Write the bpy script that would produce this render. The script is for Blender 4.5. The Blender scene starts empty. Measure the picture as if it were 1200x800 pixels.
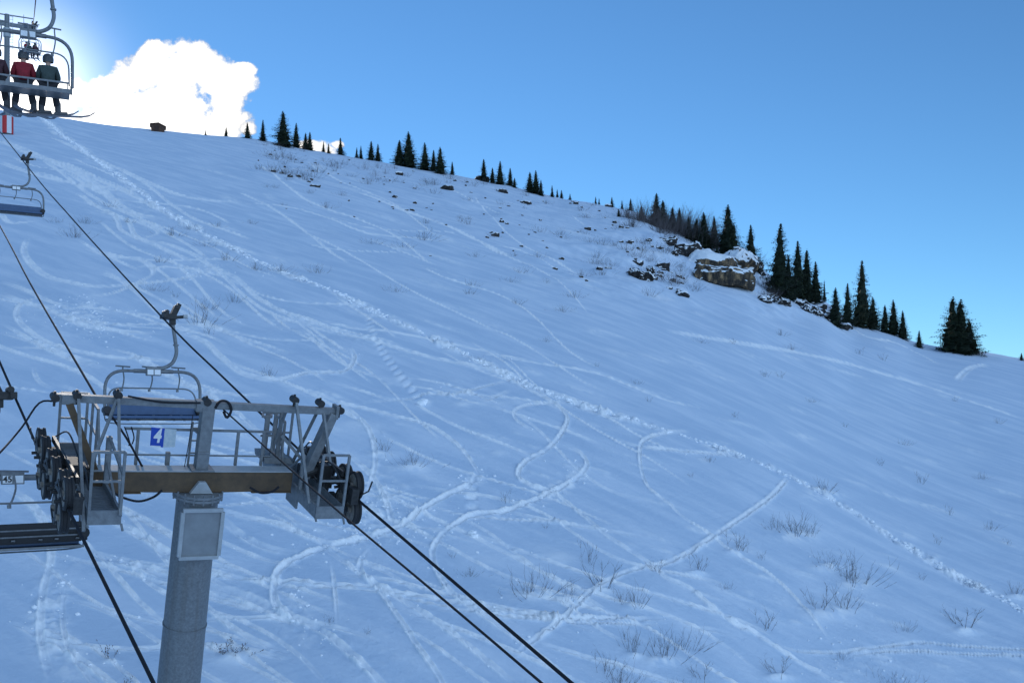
import bpy, bmesh, math, random
import numpy as np
from mathutils import Vector, Matrix
R = math.radians
random.seed(7); rng = np.random.default_rng(7)
scn = bpy.context.scene
COL = scn.collection
F = 1200.0; HZ = 500.0            # focal length and horizon row, in photo pixels
PSI1 = math.atan(0.60); PSI2 = math.atan(0.47)

# ------------------------------------------------------------------ helpers
def tag(o, label=None, cat=None, group=None, kind=None):
    if label: o['label'] = label
    if cat: o['category'] = cat
    if group: o['group'] = group
    if kind: o['kind'] = kind
    return o

def empty(name, loc=(0, 0, 0), mat=None):
    o = bpy.data.objects.new(name, None); COL.objects.link(o)
    o.empty_display_size = .3
    if mat is not None: o.matrix_world = mat
    else: o.location = loc
    return o

def copy_tree(o, parent=None):
    c = o.copy(); COL.objects.link(c)
    if parent is not None:
        c.parent = parent; c.matrix_parent_inverse = o.matrix_parent_inverse.copy()
    for ch in list(o.children): copy_tree(ch, c)
    return c

class MB:
    def __init__(s): s.v = []; s.f = []; s.m = []; s.mi = 0
    def add(s, vs, fs):
        b = len(s.v); s.v += [tuple(p) for p in vs]
        s.f += [tuple(b + i for i in f) for f in fs]; s.m += [s.mi] * len(fs)
    def box(s, c, d, rot=None):
        x, y, z = d[0]/2, d[1]/2, d[2]/2
        P = [Vector((a*x, b*y, e*z)) for a in (-1, 1) for b in (-1, 1) for e in (-1, 1)]
        if rot is not None: P = [rot @ p for p in P]
        P = [p + Vector(c) for p in P]
        s.add(P, [(0, 1, 3, 2), (4, 6, 7, 5), (0, 4, 5, 1), (2, 3, 7, 6), (0, 2, 6, 4), (1, 5, 7, 3)])
    def bar(s, a, b, w, h=None, up=(0, 0, 1)):
        """box section bar from a to b"""
        a = Vector(a); b = Vector(b); h = h or w
        d = (b - a).normalized(); u = Vector(up)
        if abs(d.dot(u)) > .95: u = Vector((0, 1, 0))
        sd = d.cross(u).normalized(); u = sd.cross(d)
        P = []
        for q in (a, b):
            for i, j in ((-1, -1), (1, -1), (1, 1), (-1, 1)):
                P.append(q + sd*(i*w/2) + u*(j*h/2))
        s.add(P, [(3, 2, 1, 0), (4, 5, 6, 7), (0, 1, 5, 4), (1, 2, 6, 5), (2, 3, 7, 6), (3, 0, 4, 7)])
    def tube(s, pts, r, n=8, cap=True):
        pts = [Vector(p) for p in pts]; N = len(pts)
        rs = r if isinstance(r, (list, tuple)) else [r]*N
        d0 = (pts[1]-pts[0]).normalized()
        u = d0.orthogonal().normalized(); V = []; Fc = []
        for i, p in enumerate(pts):
            d = (pts[min(i+1, N-1)] - pts[max(i-1, 0)]).normalized()
            u = (u - d*u.dot(d)).normalized(); w = d.cross(u)
            for k in range(n):
                a = 2*math.pi*k/n
                V.append(p + (u*math.cos(a) + w*math.sin(a))*rs[i])
        for i in range(N-1):
            for k in range(n):
                k2 = (k+1) % n
                Fc.append((i*n+k, i*n+k2, (i+1)*n+k2, (i+1)*n+k))
        if cap:
            Fc.append(tuple(range(n-1, -1, -1))); Fc.append(tuple((N-1)*n+k for k in range(n)))
        s.add(V, Fc)
    def cyl(s, a, b, r, r2=None, n=20): s.tube([a, b], [r, r if r2 is None else r2], n)
    def lathe(s, c, ax, prof, n=24):
        """prof: (offset along axis, radius)"""
        c = Vector(c); ax = Vector(ax).normalized(); u = ax.orthogonal().normalized(); w = ax.cross(u)
        V = []; Fc = []
        for (t, r) in prof:
            for k in range(n):
                a = 2*math.pi*k/n
                V.append(c + ax*t + (u*math.cos(a)+w*math.sin(a))*max(r, 1e-4))
        for i in range(len(prof)-1):
            for k in range(n):
                k2 = (k+1) % n
                Fc.append((i*n+k, i*n+k2, (i+1)*n+k2, (i+1)*n+k))
        s.add(V, Fc)
    def prism(s, poly, y0, y1):
        """poly of (x, z), extruded in y"""
        n = len(poly)
        V = [(x, y0, z) for x, z in poly] + [(x, y1, z) for x, z in poly]
        s.add(V, [tuple(range(n)), tuple(range(2*n-1, n-1, -1))] + [(i, i+n, (i+1) % n+n, (i+1) % n) for i in range(n)])
    def build(s, name, mats, parent=None, smooth=False, bevel=0, mw=None):
        me = bpy.data.meshes.new(name); me.from_pydata(s.v, [], s.f)
        if not isinstance(mats, (list, tuple)): mats = [mats]
        for m in mats: me.materials.append(m)
        if len(mats) > 1: me.polygons.foreach_set('material_index', s.m)
        bm = bmesh.new(); bm.from_mesh(me)
        bmesh.ops.recalc_face_normals(bm, faces=bm.faces); bm.to_mesh(me); bm.free()
        if smooth:
            me.polygons.foreach_set('use_smooth', [True]*len(me.polygons))
            me.set_sharp_from_angle(angle=R(40))
        o = bpy.data.objects.new(name, me); COL.objects.link(o)
        if parent: o.parent = parent
        if mw is not None: o.matrix_world = mw
        if bevel:
            b = o.modifiers.new('bevel', 'BEVEL'); b.width = bevel; b.segments = 2; b.limit_method = 'ANGLE'
        return o

def round_path(pts, rad, n=6):
    pts = [Vector(p) for p in pts]; out = [pts[0]]
    for i in range(1, len(pts)-1):
        a, b, c = pts[i-1], pts[i], pts[i+1]
        r = min(rad, (a-b).length*.48, (c-b).length*.48)
        p, q = b+(a-b).normalized()*r, b+(c-b).normalized()*r
        for k in range(n+1):
            t = k/n; out.append(p*(1-t)**2 + b*2*t*(1-t) + q*t*t)
    out.append(pts[-1]); return out

def spline(pts, n=8):
    pts = [Vector(p) for p in pts]; out = []
    P = [pts[0]*2-pts[1]] + pts + [pts[-1]*2-pts[-2]]
    for i in range(1, len(P)-2):
        a, b, c, d = P[i-1], P[i], P[i+1], P[i+2]
        for k in range(n):
            t = k/n
            out.append(.5*((2*b)+(c-a)*t+(2*a-5*b+4*c-d)*t*t+(3*b-a-3*c+d)*t**3))
    out.append(pts[-1]); return out

def at(px, py, Z):   # world point seen at photo pixel (px,py), Z metres ahead
    return Vector(((px-600)/F*Z, Z, (HZ-py)/F*Z))

# ------------------------------------------------------------------ materials
def mat(name, col, rough=.6, metal=0, noise=None, bump=None, col2=None, spec=.5):
    m = bpy.data.materials.new(name); m.use_nodes = True
    nt = m.node_tree; b = nt.nodes['Principled BSDF']
    b.inputs['Base Color'].default_value = (*col, 1); b.inputs['Roughness'].default_value = rough
    b.inputs['Metallic'].default_value = metal; b.inputs['Specular IOR Level'].default_value = spec
    if noise or bump:
        tc = nt.nodes.new('ShaderNodeTexCoord')
    if noise:
        nz = nt.nodes.new('ShaderNodeTexNoise'); nz.inputs['Scale'].default_value = noise; nz.inputs['Detail'].default_value = 6
        nz.inputs['Roughness'].default_value = .65
        rp = nt.nodes.new('ShaderNodeValToRGB')
        rp.color_ramp.elements[0].position = .33; rp.color_ramp.elements[1].position = .68
        rp.color_ramp.elements[0].color = (*(col2 or [c*.6 for c in col]), 1); rp.color_ramp.elements[1].color = (*col, 1)
        nt.links.new(tc.outputs['Object'], nz.inputs['Vector']); nt.links.new(nz.outputs['Fac'], rp.inputs['Fac'])
        nt.links.new(rp.outputs['Color'], b.inputs['Base Color'])
    if bump:
        n2 = nt.nodes.new('ShaderNodeTexNoise'); n2.inputs['Scale'].default_value = bump[0]; n2.inputs['Detail'].default_value = 5
        bp = nt.nodes.new('ShaderNodeBump'); bp.inputs['Strength'].default_value = bump[1]; bp.inputs['Distance'].default_value = bump[2]
        nt.links.new(tc.outputs['Object'], n2.inputs['Vector']); nt.links.new(n2.outputs['Fac'], bp.inputs['Height'])
        nt.links.new(bp.outputs['Normal'], b.inputs['Normal'])
    return m
M = {}
M['galv'] = mat('galvanised_steel', (.22, .235, .245), .55, .2, 9, (30, .15, .01), (.14, .15, .16))
M['galv_col'] = mat('galvanised_column', (.21, .225, .235), .5, .2, 22, (40, .1, .01), (.13, .14, .15))
_nt = M['galv_col'].node_tree; _b = _nt.nodes['Principled BSDF']; _src = _b.inputs['Base Color'].links[0].from_socket
_tc = _nt.nodes.new('ShaderNodeTexCoord'); _mp = _nt.nodes.new('ShaderNodeMapping'); _mp.inputs['Scale'].default_value = (7, 7, .35)
_n = _nt.nodes.new('ShaderNodeTexNoise'); _n.inputs['Scale'].default_value = 1.2; _n.inputs['Detail'].default_value = 5
_nt.links.new(_tc.outputs['Object'], _mp.inputs['Vector']); _nt.links.new(_mp.outputs['Vector'], _n.inputs['Vector'])
_r = _nt.nodes.new('ShaderNodeMapRange'); _r.inputs['From Min'].default_value = .52; _r.inputs['From Max'].default_value = .75; _r.inputs['To Max'].default_value = .55; _nt.links.new(_n.outputs['Fac'], _r.inputs['Value'])
_m = _nt.nodes.new('ShaderNodeMix'); _m.data_type = 'RGBA'; _nt.links.new(_r.outputs['Result'], _m.inputs['Factor']); _nt.links.new(_src, _m.inputs[6]); _m.inputs[7].default_value = (.12, .105, .09, 1); _nt.links.new(_m.outputs[2], _b.inputs['Base Color'])
M['galv_pale'] = mat('pale_steel', (.40, .42, .43), .5, .15, 5, None, (.30, .32, .33))
M['brown'] = mat('weathered_brown_steel', (.13, .08, .04), .7, 0, 4, (25, .2, .01), (.07, .045, .025))
M['rubber'] = mat('black_rubber', (.018, .018, .02), .75)
M['wheel'] = mat('sheave_metal', (.30, .27, .23), .6, .1, 12, None, (.12, .10, .085))
M['dark_metal'] = mat('dark_greasy_metal', (.045, .043, .042), .55, .3, 14, None, (.02, .02, .02))
M['rope'] = mat('steel_rope', (.02, .02, .024), .8, 0, spec=.2)
M['chair_tube'] = mat('chair_tube_steel', (.20, .21, .22), .45, .4, 8, None, (.13, .135, .14))
M['blue_vinyl'] = mat('blue_seat_vinyl', (.05, .10, .20), .5, 0, 5, None, (.04, .08, .16))
M['black_shell'] = mat('black_plastic_shell', (.014, .014, .016), .55)
M['white_plate'] = mat('white_plate', (.78, .79, .8), .5)
M['sign_blue'] = mat('sign_blue', (.01, .06, .42), .45)
M['sign_pale'] = mat('weathered_sign_panel', (.62, .66, .66), .55, 0, 18, None, (.42, .52, .58))
M['ink'] = mat('black_ink', (.02, .02, .02), .6)
M['pane'] = mat('grey_panel', (.25, .27, .28), .5, .1, 3, None, (.20, .21, .22))
M['red_jacket'] = mat('red_jacket', (.30, .012, .025), .8, 0, 9, (16, .6, .03), (.16, .008, .015))
M['green_jacket'] = mat('grey_green_jacket', (.05, .075, .07), .8, 0, 9, (16, .6, .03))
M['dark_jacket'] = mat('dark_maroon_jacket', (.07, .025, .035), .8, 0, 14)
M['trousers'] = mat('black_ski_trousers', (.025, .025, .03), .85)
M['skin'] = mat('skin', (.52, .33, .24), .6)
M['helmet'] = mat('dark_helmet', (.05, .055, .06), .35)
M['boot'] = mat('boot_shell', (.06, .06, .065), .4)
M['ski'] = mat('ski_topsheet', (.10, .10, .12), .4)
M['pad_red'] = mat('red_crash_pad', (.50, .03, .03), .7)
M['pad_white'] = mat('pale_crash_pad', (.62, .64, .66), .7)
M['wood'] = mat('brown_weathered_wood', (.10, .05, .03), .85, 0, 3, None, (.055, .028, .018))
M['twig'] = mat('bare_twig_bark', (.10, .085, .085), .9)
M['leaf_brown'] = mat('withered_leaf', (.10, .05, .035), .9)
M['bark'] = mat('conifer_bark', (.09, .065, .05), .9)

def foliage(name, a, b, c):
    m = bpy.data.materials.new(name); m.use_nodes = True; nt = m.node_tree; p = nt.nodes['Principled BSDF']
    p.inputs['Roughness'].default_value = .75; p.inputs['Specular IOR Level'].default_value = .2
    g = nt.nodes.new('ShaderNodeNewGeometry'); rp = nt.nodes.new('ShaderNodeValToRGB')
    e = rp.color_ramp.elements; e[0].color = (*a, 1); e[1].color = (*c, 1); e[1].position = 1
    n = e.new(.6); n.color = (*b, 1)
    nt.links.new(g.outputs['Random Per Island'], rp.inputs['Fac']); nt.links.new(rp.outputs['Color'], p.inputs['Base Color'])
    return m
M['needles'] = foliage('spruce_needles', (.010, .017, .012), (.018, .030, .017), (.035, .045, .022))
M['needles2'] = foliage('fir_needles', (.012, .020, .014), (.022, .034, .018), (.055, .052, .028))

# rock: stone with snow lying on every face that looks up
def rock_mat():
    m = bpy.data.materials.new('limestone_with_snow'); m.use_nodes = True; nt = m.node_tree; L = nt.links
    p = nt.nodes['Principled BSDF']; p.inputs['Roughness'].default_value = .9
    tc = nt.nodes.new('ShaderNodeTexCoord'); g = nt.nodes.new('ShaderNodeNewGeometry')
    n1 = nt.nodes.new('ShaderNodeTexNoise'); n1.inputs['Scale'].default_value = 1.3; n1.inputs['Detail'].default_value = 8; n1.inputs['Roughness'].default_value = .7
    mp = nt.nodes.new('ShaderNodeMapping'); mp.inputs['Scale'].default_value = (1.6, 1.6, .5)
    L.new(tc.outputs['Object'], mp.inputs['Vector']); L.new(mp.outputs['Vector'], n1.inputs['Vector'])
    rp = nt.nodes.new('ShaderNodeValToRGB'); e = rp.color_ramp.elements
    e[0].position = .40; e[0].color = (.02, .018, .017, 1); e[1].position = .66; e[1].color = (.36, .23, .12, 1)
    k = e.new(.52); k.color = (.08, .058, .038, 1)
    L.new(n1.outputs['Fac'], rp.inputs['Fac'])
    sp = nt.nodes.new('ShaderNodeSeparateXYZ'); L.new(g.outputs['Normal'], sp.inputs['Vector'])
    n2 = nt.nodes.new('ShaderNodeTexNoise'); n2.inputs['Scale'].default_value = 1.8; n2.inputs['Detail'].default_value = 5
    L.new(tc.outputs['Object'], n2.inputs['Vector'])
    ma = nt.nodes.new('ShaderNodeMath'); ma.operation = 'MULTIPLY_ADD'; L.new(n2.outputs['Fac'], ma.inputs[0]); ma.inputs[1].default_value = .5
    L.new(sp.outputs['Z'], ma.inputs[2])
    mr = nt.nodes.new('ShaderNodeMapRange'); L.new(ma.outputs['Value'], mr.inputs['Value'])
    mr.inputs['From Min'].default_value = .58; mr.inputs['From Max'].default_value = .66
    mx = nt.nodes.new('ShaderNodeMix'); mx.data_type = 'RGBA'
    L.new(mr.outputs['Result'], mx.inputs['Factor']); L.new(rp.outputs['Color'], mx.inputs[6]); mx.inputs[7].default_value = (.84, .87, .9, 1)
    L.new(mx.outputs[2], p.inputs['Base Color'])
    b = nt.nodes.new('ShaderNodeBump'); b.inputs['Strength'].default_value = .7; b.inputs['Distance'].default_value = .15
    L.new(n1.outputs['Fac'], b.inputs['Height']); L.new(b.outputs['Normal'], p.inputs['Normal'])
    return m
M['rock'] = rock_mat()
M['dark_rock'] = M['rock'].copy(); M['dark_rock'].name = 'dark_rock_with_snow'  # same rock with darker stone colours
for n_ in M['dark_rock'].node_tree.nodes:
    if n_.type == 'VALTORGB':
        for e_, c_ in zip(n_.color_ramp.elements, ((.012, .011, .011, 1), (.03, .026, .024, 1), (.09, .075, .06, 1))): e_.color = c_

def snow_mat():
    m = bpy.data.materials.new('snow'); m.use_nodes = True; nt = m.node_tree; L = nt.links
    p = nt.nodes['Principled BSDF']; p.inputs['Roughness'].default_value = .7; p.inputs['Specular IOR Level'].default_value = .25
    at_ = nt.nodes.new('ShaderNodeAttribute'); at_.attribute_name = 'loose'  # whiteness: disturbed snow, plus the painted sunlit patches
    tc = nt.nodes.new('ShaderNodeTexCoord')
    # wind crust streaks
    mp = nt.nodes.new('ShaderNodeMapping'); mp.vector_type = 'TEXTURE'; mp.inputs['Rotation'].default_value = (0, 0, -STREAK); mp.inputs['Scale'].default_value = (6, 1.3, 3)
    nz = nt.nodes.new('ShaderNodeTexNoise'); nz.inputs['Scale'].default_value = 1; nz.inputs['Detail'].default_value = 7; nz.inputs['Roughness'].default_value = .6
    L.new(tc.outputs['Object'], mp.inputs['Vector']); L.new(mp.outputs['Vector'], nz.inputs['Vector'])
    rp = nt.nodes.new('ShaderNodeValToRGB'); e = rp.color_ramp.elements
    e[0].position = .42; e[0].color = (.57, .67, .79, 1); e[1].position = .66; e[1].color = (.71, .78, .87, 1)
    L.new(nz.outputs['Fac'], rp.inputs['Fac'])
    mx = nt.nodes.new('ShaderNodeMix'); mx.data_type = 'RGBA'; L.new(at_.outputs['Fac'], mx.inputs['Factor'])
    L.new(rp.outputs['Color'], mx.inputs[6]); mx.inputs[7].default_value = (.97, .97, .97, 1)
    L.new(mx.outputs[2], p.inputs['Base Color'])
    n1 = nt.nodes.new('ShaderNodeTexNoise'); n1.inputs['Scale'].default_value = 3.5; n1.inputs['Detail'].default_value = 8; n1.inputs['Roughness'].default_value = .65
    L.new(tc.outputs['Object'], n1.inputs['Vector'])
    ad = nt.nodes.new('ShaderNodeMath'); ad.operation = 'MULTIPLY_ADD'; L.new(nz.outputs['Fac'], ad.inputs[0]); ad.inputs[1].default_value = .12; L.new(n1.outputs['Fac'], ad.inputs[2])
    b = nt.nodes.new('ShaderNodeBump'); b.inputs['Strength'].default_value = .5; b.inputs['Distance'].default_value = .09
    L.new(ad.outputs['Value'], b.inputs['Height']); L.new(b.outputs['Normal'], p.inputs['Normal'])
    return m

# ------------------------------------------------------------------ terrain
RP = [(-400, 96), (-150, 116), (0, 130), (60, 137), (100, 143), (185, 153), (250, 160), (300, 164), (350, 173), (420, 186), (480, 197), (540, 207),
      (600, 219), (650, 231), (700, 240), (740, 247), (790, 265), (840, 287), (880, 303), (905, 326), (935, 344), (967, 352), (985, 368), (1000, 378), (1030, 384),
      (1052, 391), (1067, 399), (1093, 405), (1152, 411), (1200, 420), (1350, 446), (1600, 480)]
_x = np.arange(-400, 1601, 4.0); _r = np.interp(_x, [p[0] for p in RP], [p[1] for p in RP])
_k = np.exp(-np.linspace(-2, 2, 9)**2); _k /= _k.sum(); _rs = np.convolve(np.pad(_r, 4, mode='reflect', reflect_type='odd'), _k, 'valid')
FP = [(-400, 1/150), (0, 1/150), (330, 1/172), (600, 1/172), (860, 1/150), (1120, 1/140), (1600, 1/135)]
B = 5.1e-5; EPS = 1.5e-4
def Rc(px):
    px = np.asarray(px, float); r = np.interp(px, _x, _rs)
    r = np.where(px < -400, 96 + (px+400)*.09, r)
    return np.where(px > 1600, 480 + (px-1600)*.12, r)
def _sm(a, sg):
    n = int(sg*3/4); k = np.exp(-(np.arange(-n, n+1)*4/sg)**2/2); k /= k.sum(); return np.convolve(np.pad(a, n, mode='reflect', reflect_type='odd'), k, 'valid')
_rss = _sm(_r, 150); _fs = _sm(np.interp(_x, [p[0] for p in FP], [p[1] for p in FP]), 110)
def fc(px): return np.interp(px, _x, _fs)
def Rsm(px):
    px = np.asarray(px, float); r = np.interp(px, _x, _rss)
    r = np.where(px < -400, _rss[0]+(px+400)*.09, r); return np.where(px > 1600, _rss[-1]+(px-1600)*.12, r)
def row_of(px, Z):      # photo row at which the smooth slope is seen
    s = 1/np.maximum(Z, .5)-fc(px); q = np.sqrt(s*s+EPS*EPS)-EPS; q = np.where(s < 0, q*2.2, q)
    rs = Rsm(px); return rs+(Rc(px)-rs)*np.exp(-np.maximum(s, 0)/B/55)+q/B

_perm = np.random.default_rng(3).random((256, 256))
def vnoise(x, y):
    xi = np.floor(x).astype(int); yi = np.floor(y).astype(int); fx = x-xi; fy = y-yi
    fx = fx*fx*fx*(fx*(fx*6-15)+10); fy = fy*fy*fy*(fy*(fy*6-15)+10)
    a = _perm[xi & 255, yi & 255]; b = _perm[(xi+1) & 255, yi & 255]; c = _perm[xi & 255, (yi+1) & 255]; d = _perm[(xi+1) & 255, (yi+1) & 255]
    return (a*(1-fx)+b*fx)*(1-fy)+(c*(1-fx)+d*fx)*fy - .5
def fbm(x, y, o=4, g=.5):
    s = 0; a = 1
    for i in range(o): s = s + a*vnoise(x*2**i+17.3*i, y*2**i+9.1*i); a *= g
    return s
# direction of the wind streaks on the ground: seen from (500,300) to (700,362)
_gc = {}
def ground_xy(px, py):
    if px not in _gc: k_ = np.linspace(float(fc(px)), .9, 6000); _gc[px] = (row_of(px, 1/k_), k_)
    rw_, k_ = _gc[px]; Z = 1/float(np.interp(py, rw_, k_))
    return (px-600)/F*Z, Z
_a, _b = ground_xy(500, 300), ground_xy(700, 364)
SD = np.array([_b[0]-_a[0], _b[1]-_a[1]]); SD /= np.hypot(*SD); STREAK = -math.atan2(SD[1], SD[0])

def base_height(x, y):
    x = np.asarray(x, float); y = np.asarray(y, float)
    front = y > np.abs(x)/3.0
    Z = np.where(front, y, 1.0); t = np.where(front, x/Z, 0); px = 600+F*t
    hf = Z*(HZ-row_of(px, Z))/F
    # side planes, continued round behind the camera
    def plane(sg):
        t0 = 3.0*sg; pa, pb = 600+F*t0, 600+F*t0*1.01
        A0 = (HZ-float(Rsm(pa))+(float(fc(pa))+EPS)/B)/F; A1 = (HZ-float(Rsm(pb))+(float(fc(pb))+EPS)/B)/F
        k = (A1-A0)/(t0*.01); return k*x+(A0-k*t0)*y-1/(F*B)
    az = np.abs(np.arctan2(x, y)); w = np.clip((az-R(80))/R(70), 0, 1); w = w*w*(3-2*w)
    side = np.where(x < 0, plane(-1), plane(1)); back = -.235*x+.31*y-1/(F*B)
    hs = side*(1-w)+back*w
    return np.where(front, hf, hs)

CLIFF = []   # (px,py,radius px) rugged places, filled below
def rugged(x, y):
    px = 600+F*x/np.maximum(y, 5); Z = np.maximum(y, 5)
    py = row_of(px, Z)
    w = 0
    for cx, cy, rx, ry, a in ((810, 300, 85, 45, 1.0), (930, 360, 50, 14, .8), (620, 240, 130, 22, .35), (345, 200, 60, 22, .35), (690, 300, 90, 40, .35)):
        w = w + a*np.exp(-((px-cx)/rx)**2-((py-cy)/ry)**2)
    return np.where(y > 60, np.clip(w, 0, 1), 0)

def height(x, y):
    x = np.asarray(x, float); y = np.asarray(y, float)
    h = base_height(x, y)
    d = np.hypot(x, y)
    u = x*SD[0]+y*SD[1]; v = -x*SD[1]+y*SD[0]
    pat = np.clip(.4+2.2*fbm(x/17+90, y/17, 3), 0, 1)
    h = h + .34*fbm(x/15, y/15, 3) + .10*fbm(x/3.6+7, y/3.6, 3)*np.clip(.6+1.5*vnoise(x/12+33, y/12), .2, 1.3) + .02*pat*fbm(u/6+5, v/1.5+1.2*fbm(x/5, y/5, 2), 3)
    h = h + rugged(x, y)*(1.5*fbm(x/5.5+40, y/5.5, 5, .55))
    return h + np.where(d > 300, 0, 0)

def place(px, py):
    x, y = ground_xy(px, py); return Vector((x, y, float(height(x, y))))

# ski tracks: (kind, width m, depth m, [photo points the track passes])
TR = [
 ('clump', .33, .11, [(40,130),(100,178),(165,225),(215,258),(270,290),(330,318),(400,345),(450,370),(520,400),(575,428),(640,456),(680,472),(740,490),(800,512),(860,535),(940,570),(1000,603),(1060,640),(1120,675),(1200,717),(1260,750)]),
 ('ski', .35, .05, [(60,160),(140,198),(200,224),(240,232),(290,236)]),
 ('ski', .35, .05, [(20,175),(60,190),(100,205),(150,225),(200,248)]),
 ('ski', .5, .06, [(0,165),(50,185),(110,215),(150,245),(190,255)]),
 ('ski', .35, .05, [(0,190),(40,205),(90,215),(150,222)]),
 ('ski', .28, .06, [(91,224),(112,239),(131,248),(138,258),(142,269),(161,280),(187,291),(209,301),(234,308)]),
 ('ski', .30, .06, [(131,248),(150,258),(161,278),(195,288),(225,299),(244,310),(277,325),(300,344),(330,361),(356,370),(400,387),(440,398),(490,412),(529,421),(580,433),(610,448),(634,461),(655,475),(665,490),(655,511),(640,527),(616,541),(607,556),(622,568),(649,577),(681,602),(710,628),(736,646),(762,663),(781,680),(807,691),(833,712),(863,732),(882,739),(921,761),(963,784),(1010,812)]),
 ('ski', .25, .05, [(225,280),(250,284),(279,291),(310,300)]),
 ('ski', .25, .05, [(110,244),(140,252),(170,262),(185,272),(160,281)]),
 ('ski', .32, .06, [(32,280),(28,295),(37,310),(56,323),(80,329),(112,334),(157,331),(210,325),(244,317)]),
 ('ski', .25, .04, [(0,250),(10,262),(30,262),(45,260)]),
 ('ski', .32, .06, [(0,342),(22,351),(49,359),(75,370),(101,381),(150,387),(199,389)]),
 ('ski', .28, .05, [(60,345),(30,352),(19,366),(26,381),(49,398),(82,409),(131,419),(180,421),(230,430)]),
 ('ski', .3, .06, [(0,389),(37,400),(75,415),(124,428)]),
 ('ski', .2, .04, [(0,407),(56,408),(100,414)]),
 ('ski', .2, .05, [(40,430),(41,440),(48,450),(64,456)]),
 ('ski', .32, .06, [(100,290),(130,300),(165,305),(180,318),(160,330),(130,342),(100,345)]),
 ('smear', .8, .06, [(60,350),(85,365),(110,380),(118,398)]),
 ('smear', .7, .06, [(95,345),(110,360),(120,375)]),
 ('smear', 1.0, .05, [(215,322),(245,315),(265,318)]),
 ('ski', .35, .06, [(202,385),(225,391),(244,402),(259,419),(285,439),(326,447),(360,439),(400,436),(415,420),(410,405)]),
 ('ski', .22, .05, [(421,472),(478,467),(499,460),(529,461),(556,454),(595,443)]),
 ('ski', .24, .05, [(340,455),(370,462),(400,472),(430,479),(466,488),(502,499),(529,515),(547,532),(559,550),(562,559)]),
 ('ski', .34, .07, [(559,552),(550,568),(526,580),(499,596),(472,616),(440,627),(420,632),(383,640),(357,650),(330,663),(322,680),(323,707),(343,723),(373,740),(397,760),(437,797),(470,830)]),
 ('smear', .8, .06, [(562,545),(555,562),(530,578)]),
 ('ski', .24, .05, [(670,470),(652,470),(622,472),(604,480),(604,490),(616,499),(640,510)]),
 ('ski', .3, .06, [(661,520),(679,529),(688,544),(676,559),(646,577),(610,593),(586,601),(556,604),(529,619),(511,637),(507,655),(520,685),(540,707),(573,730),(607,753),(650,785),(690,815)]),
 ('smear', .7, .06, [(678,535),(676,558),(640,578),(606,594)]),
 ('ski', .24, .05, [(810,506),(783,507),(754,515),(750,538),(758,567),(783,588),(801,605),(837,629),(856,644),(895,667),(924,690),(947,715),(976,748)]),
 ('ski', .24, .06, [(600,775),(625,754),(661,728),(694,696),(726,676),(755,667),(788,659),(827,634),(859,615),(880,602),(905,585),(925,563)]),
 ('ski', .26, .05, [(717,509),(742,520),(783,527),(833,534),(867,537)]),
 ('ski', .22, .06, [(120,645),(160,654),(196,662),(247,668),(307,678),(340,680),(387,687),(440,690),(467,697),(520,707),(573,716),(612,725),(658,728),(710,727),(785,727)]),
 ('ski', .14, .05, [(300,686),(340,688),(407,692),(450,698),(520,714),(600,728),(700,733),(780,733)]),
 ('ski', .5, .06, [(215,678),(247,683),(273,690),(307,707),(323,720),(343,735)]),
 ('ski', .28, .06, [(240,592),(260,595),(290,603),(327,613),(367,630),(400,637),(430,632)]),
 ('ski', .35, .06, [(255,600),(267,610),(293,630),(320,642),(353,648)]),
 ('ski', .24, .06, [(367,630),(387,647),(413,667),(440,690),(453,707),(473,737),(493,770),(513,797),(530,830)]),
 ('ski', .30, .07, [(440,640),(427,652),(422,670),(440,687),(473,707),(507,730),(527,745),(560,770),(593,797),(620,820)]),
 ('ski', .18, .04, [(388,655),(392,690),(396,740)]),
 ('smear', .9, .08, [(94,656),(70,672),(60,690),(57,710),(58,726),(66,752),(88,780),(100,805)]),
 ('ski', .2, .06, [(78,680),(74,700),(74,726),(80,752),(96,776),(118,805)]),
 ('ski', .4, .07, [(90,640),(124,648),(160,656),(196,668),(240,672)]),
 ('smear', .5, .05, [(124,648),(160,658),(196,670)]),
 ('smear', .7, .06, [(345,690),(350,720),(362,745),(370,770)]),
 ('ski', .14, .05, [(905,750),(931,756),(986,758),(1028,756),(1084,754),(1126,759),(1200,764),(1260,768)]),
 ('ski', .14, .05, [(986,763),(1048,761),(1116,767),(1200,771),(1260,775)]),
 ('ski', .24, .06, [(625,755),(687,771),(726,780),(775,793),(820,806)]),
 ('ski', .24, .05, [(790,722),(807,735),(840,738),(866,746)]),
 ('ski', .4, .06, [(1158,426),(1137,430),(1121,447)]),
 ('ski', .3, .05, [(400,526),(418,541),(439,562),(454,592),(462,620)]),
 ('smear', 1.1, .06, [(425,560),(440,590),(448,620),(450,640)]),
 ('dots', .22, .08, [(432,372),(440,395),(452,415),(470,440),(488,462),(493,475)]),
 ('dots', .22, .08, [(552,560),(553,590),(556,605)]),
 ('ski', .4, .05, [(420,225),(470,245),(520,262),(560,280),(600,300)]),
 ('ski', .4, .05, [(700,560),(740,585),(800,640)][:0] or [(960,352),(1010,390),(1050,400),(1100,425)]),
 ('ski', .35, .04, [(780,385),(860,400),(960,420),(1060,445),(1200,490)]),
 ('ski', .3, .04, [(560,470),(575,466),(600,455)]),
 ('ski', .22, .04, [(120,600),(200,640),(247,655),(300,672)]),
 ('ski', .3, .05, [(0,560),(40,590),(60,640),(50,690),(48,740),(60,790)]),
 ('ski', .3, .05, [(560,620),(600,640),(620,670),(600,700)][:0] or [(395,470),(430,500),(440,540),(430,580)]),
]

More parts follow.
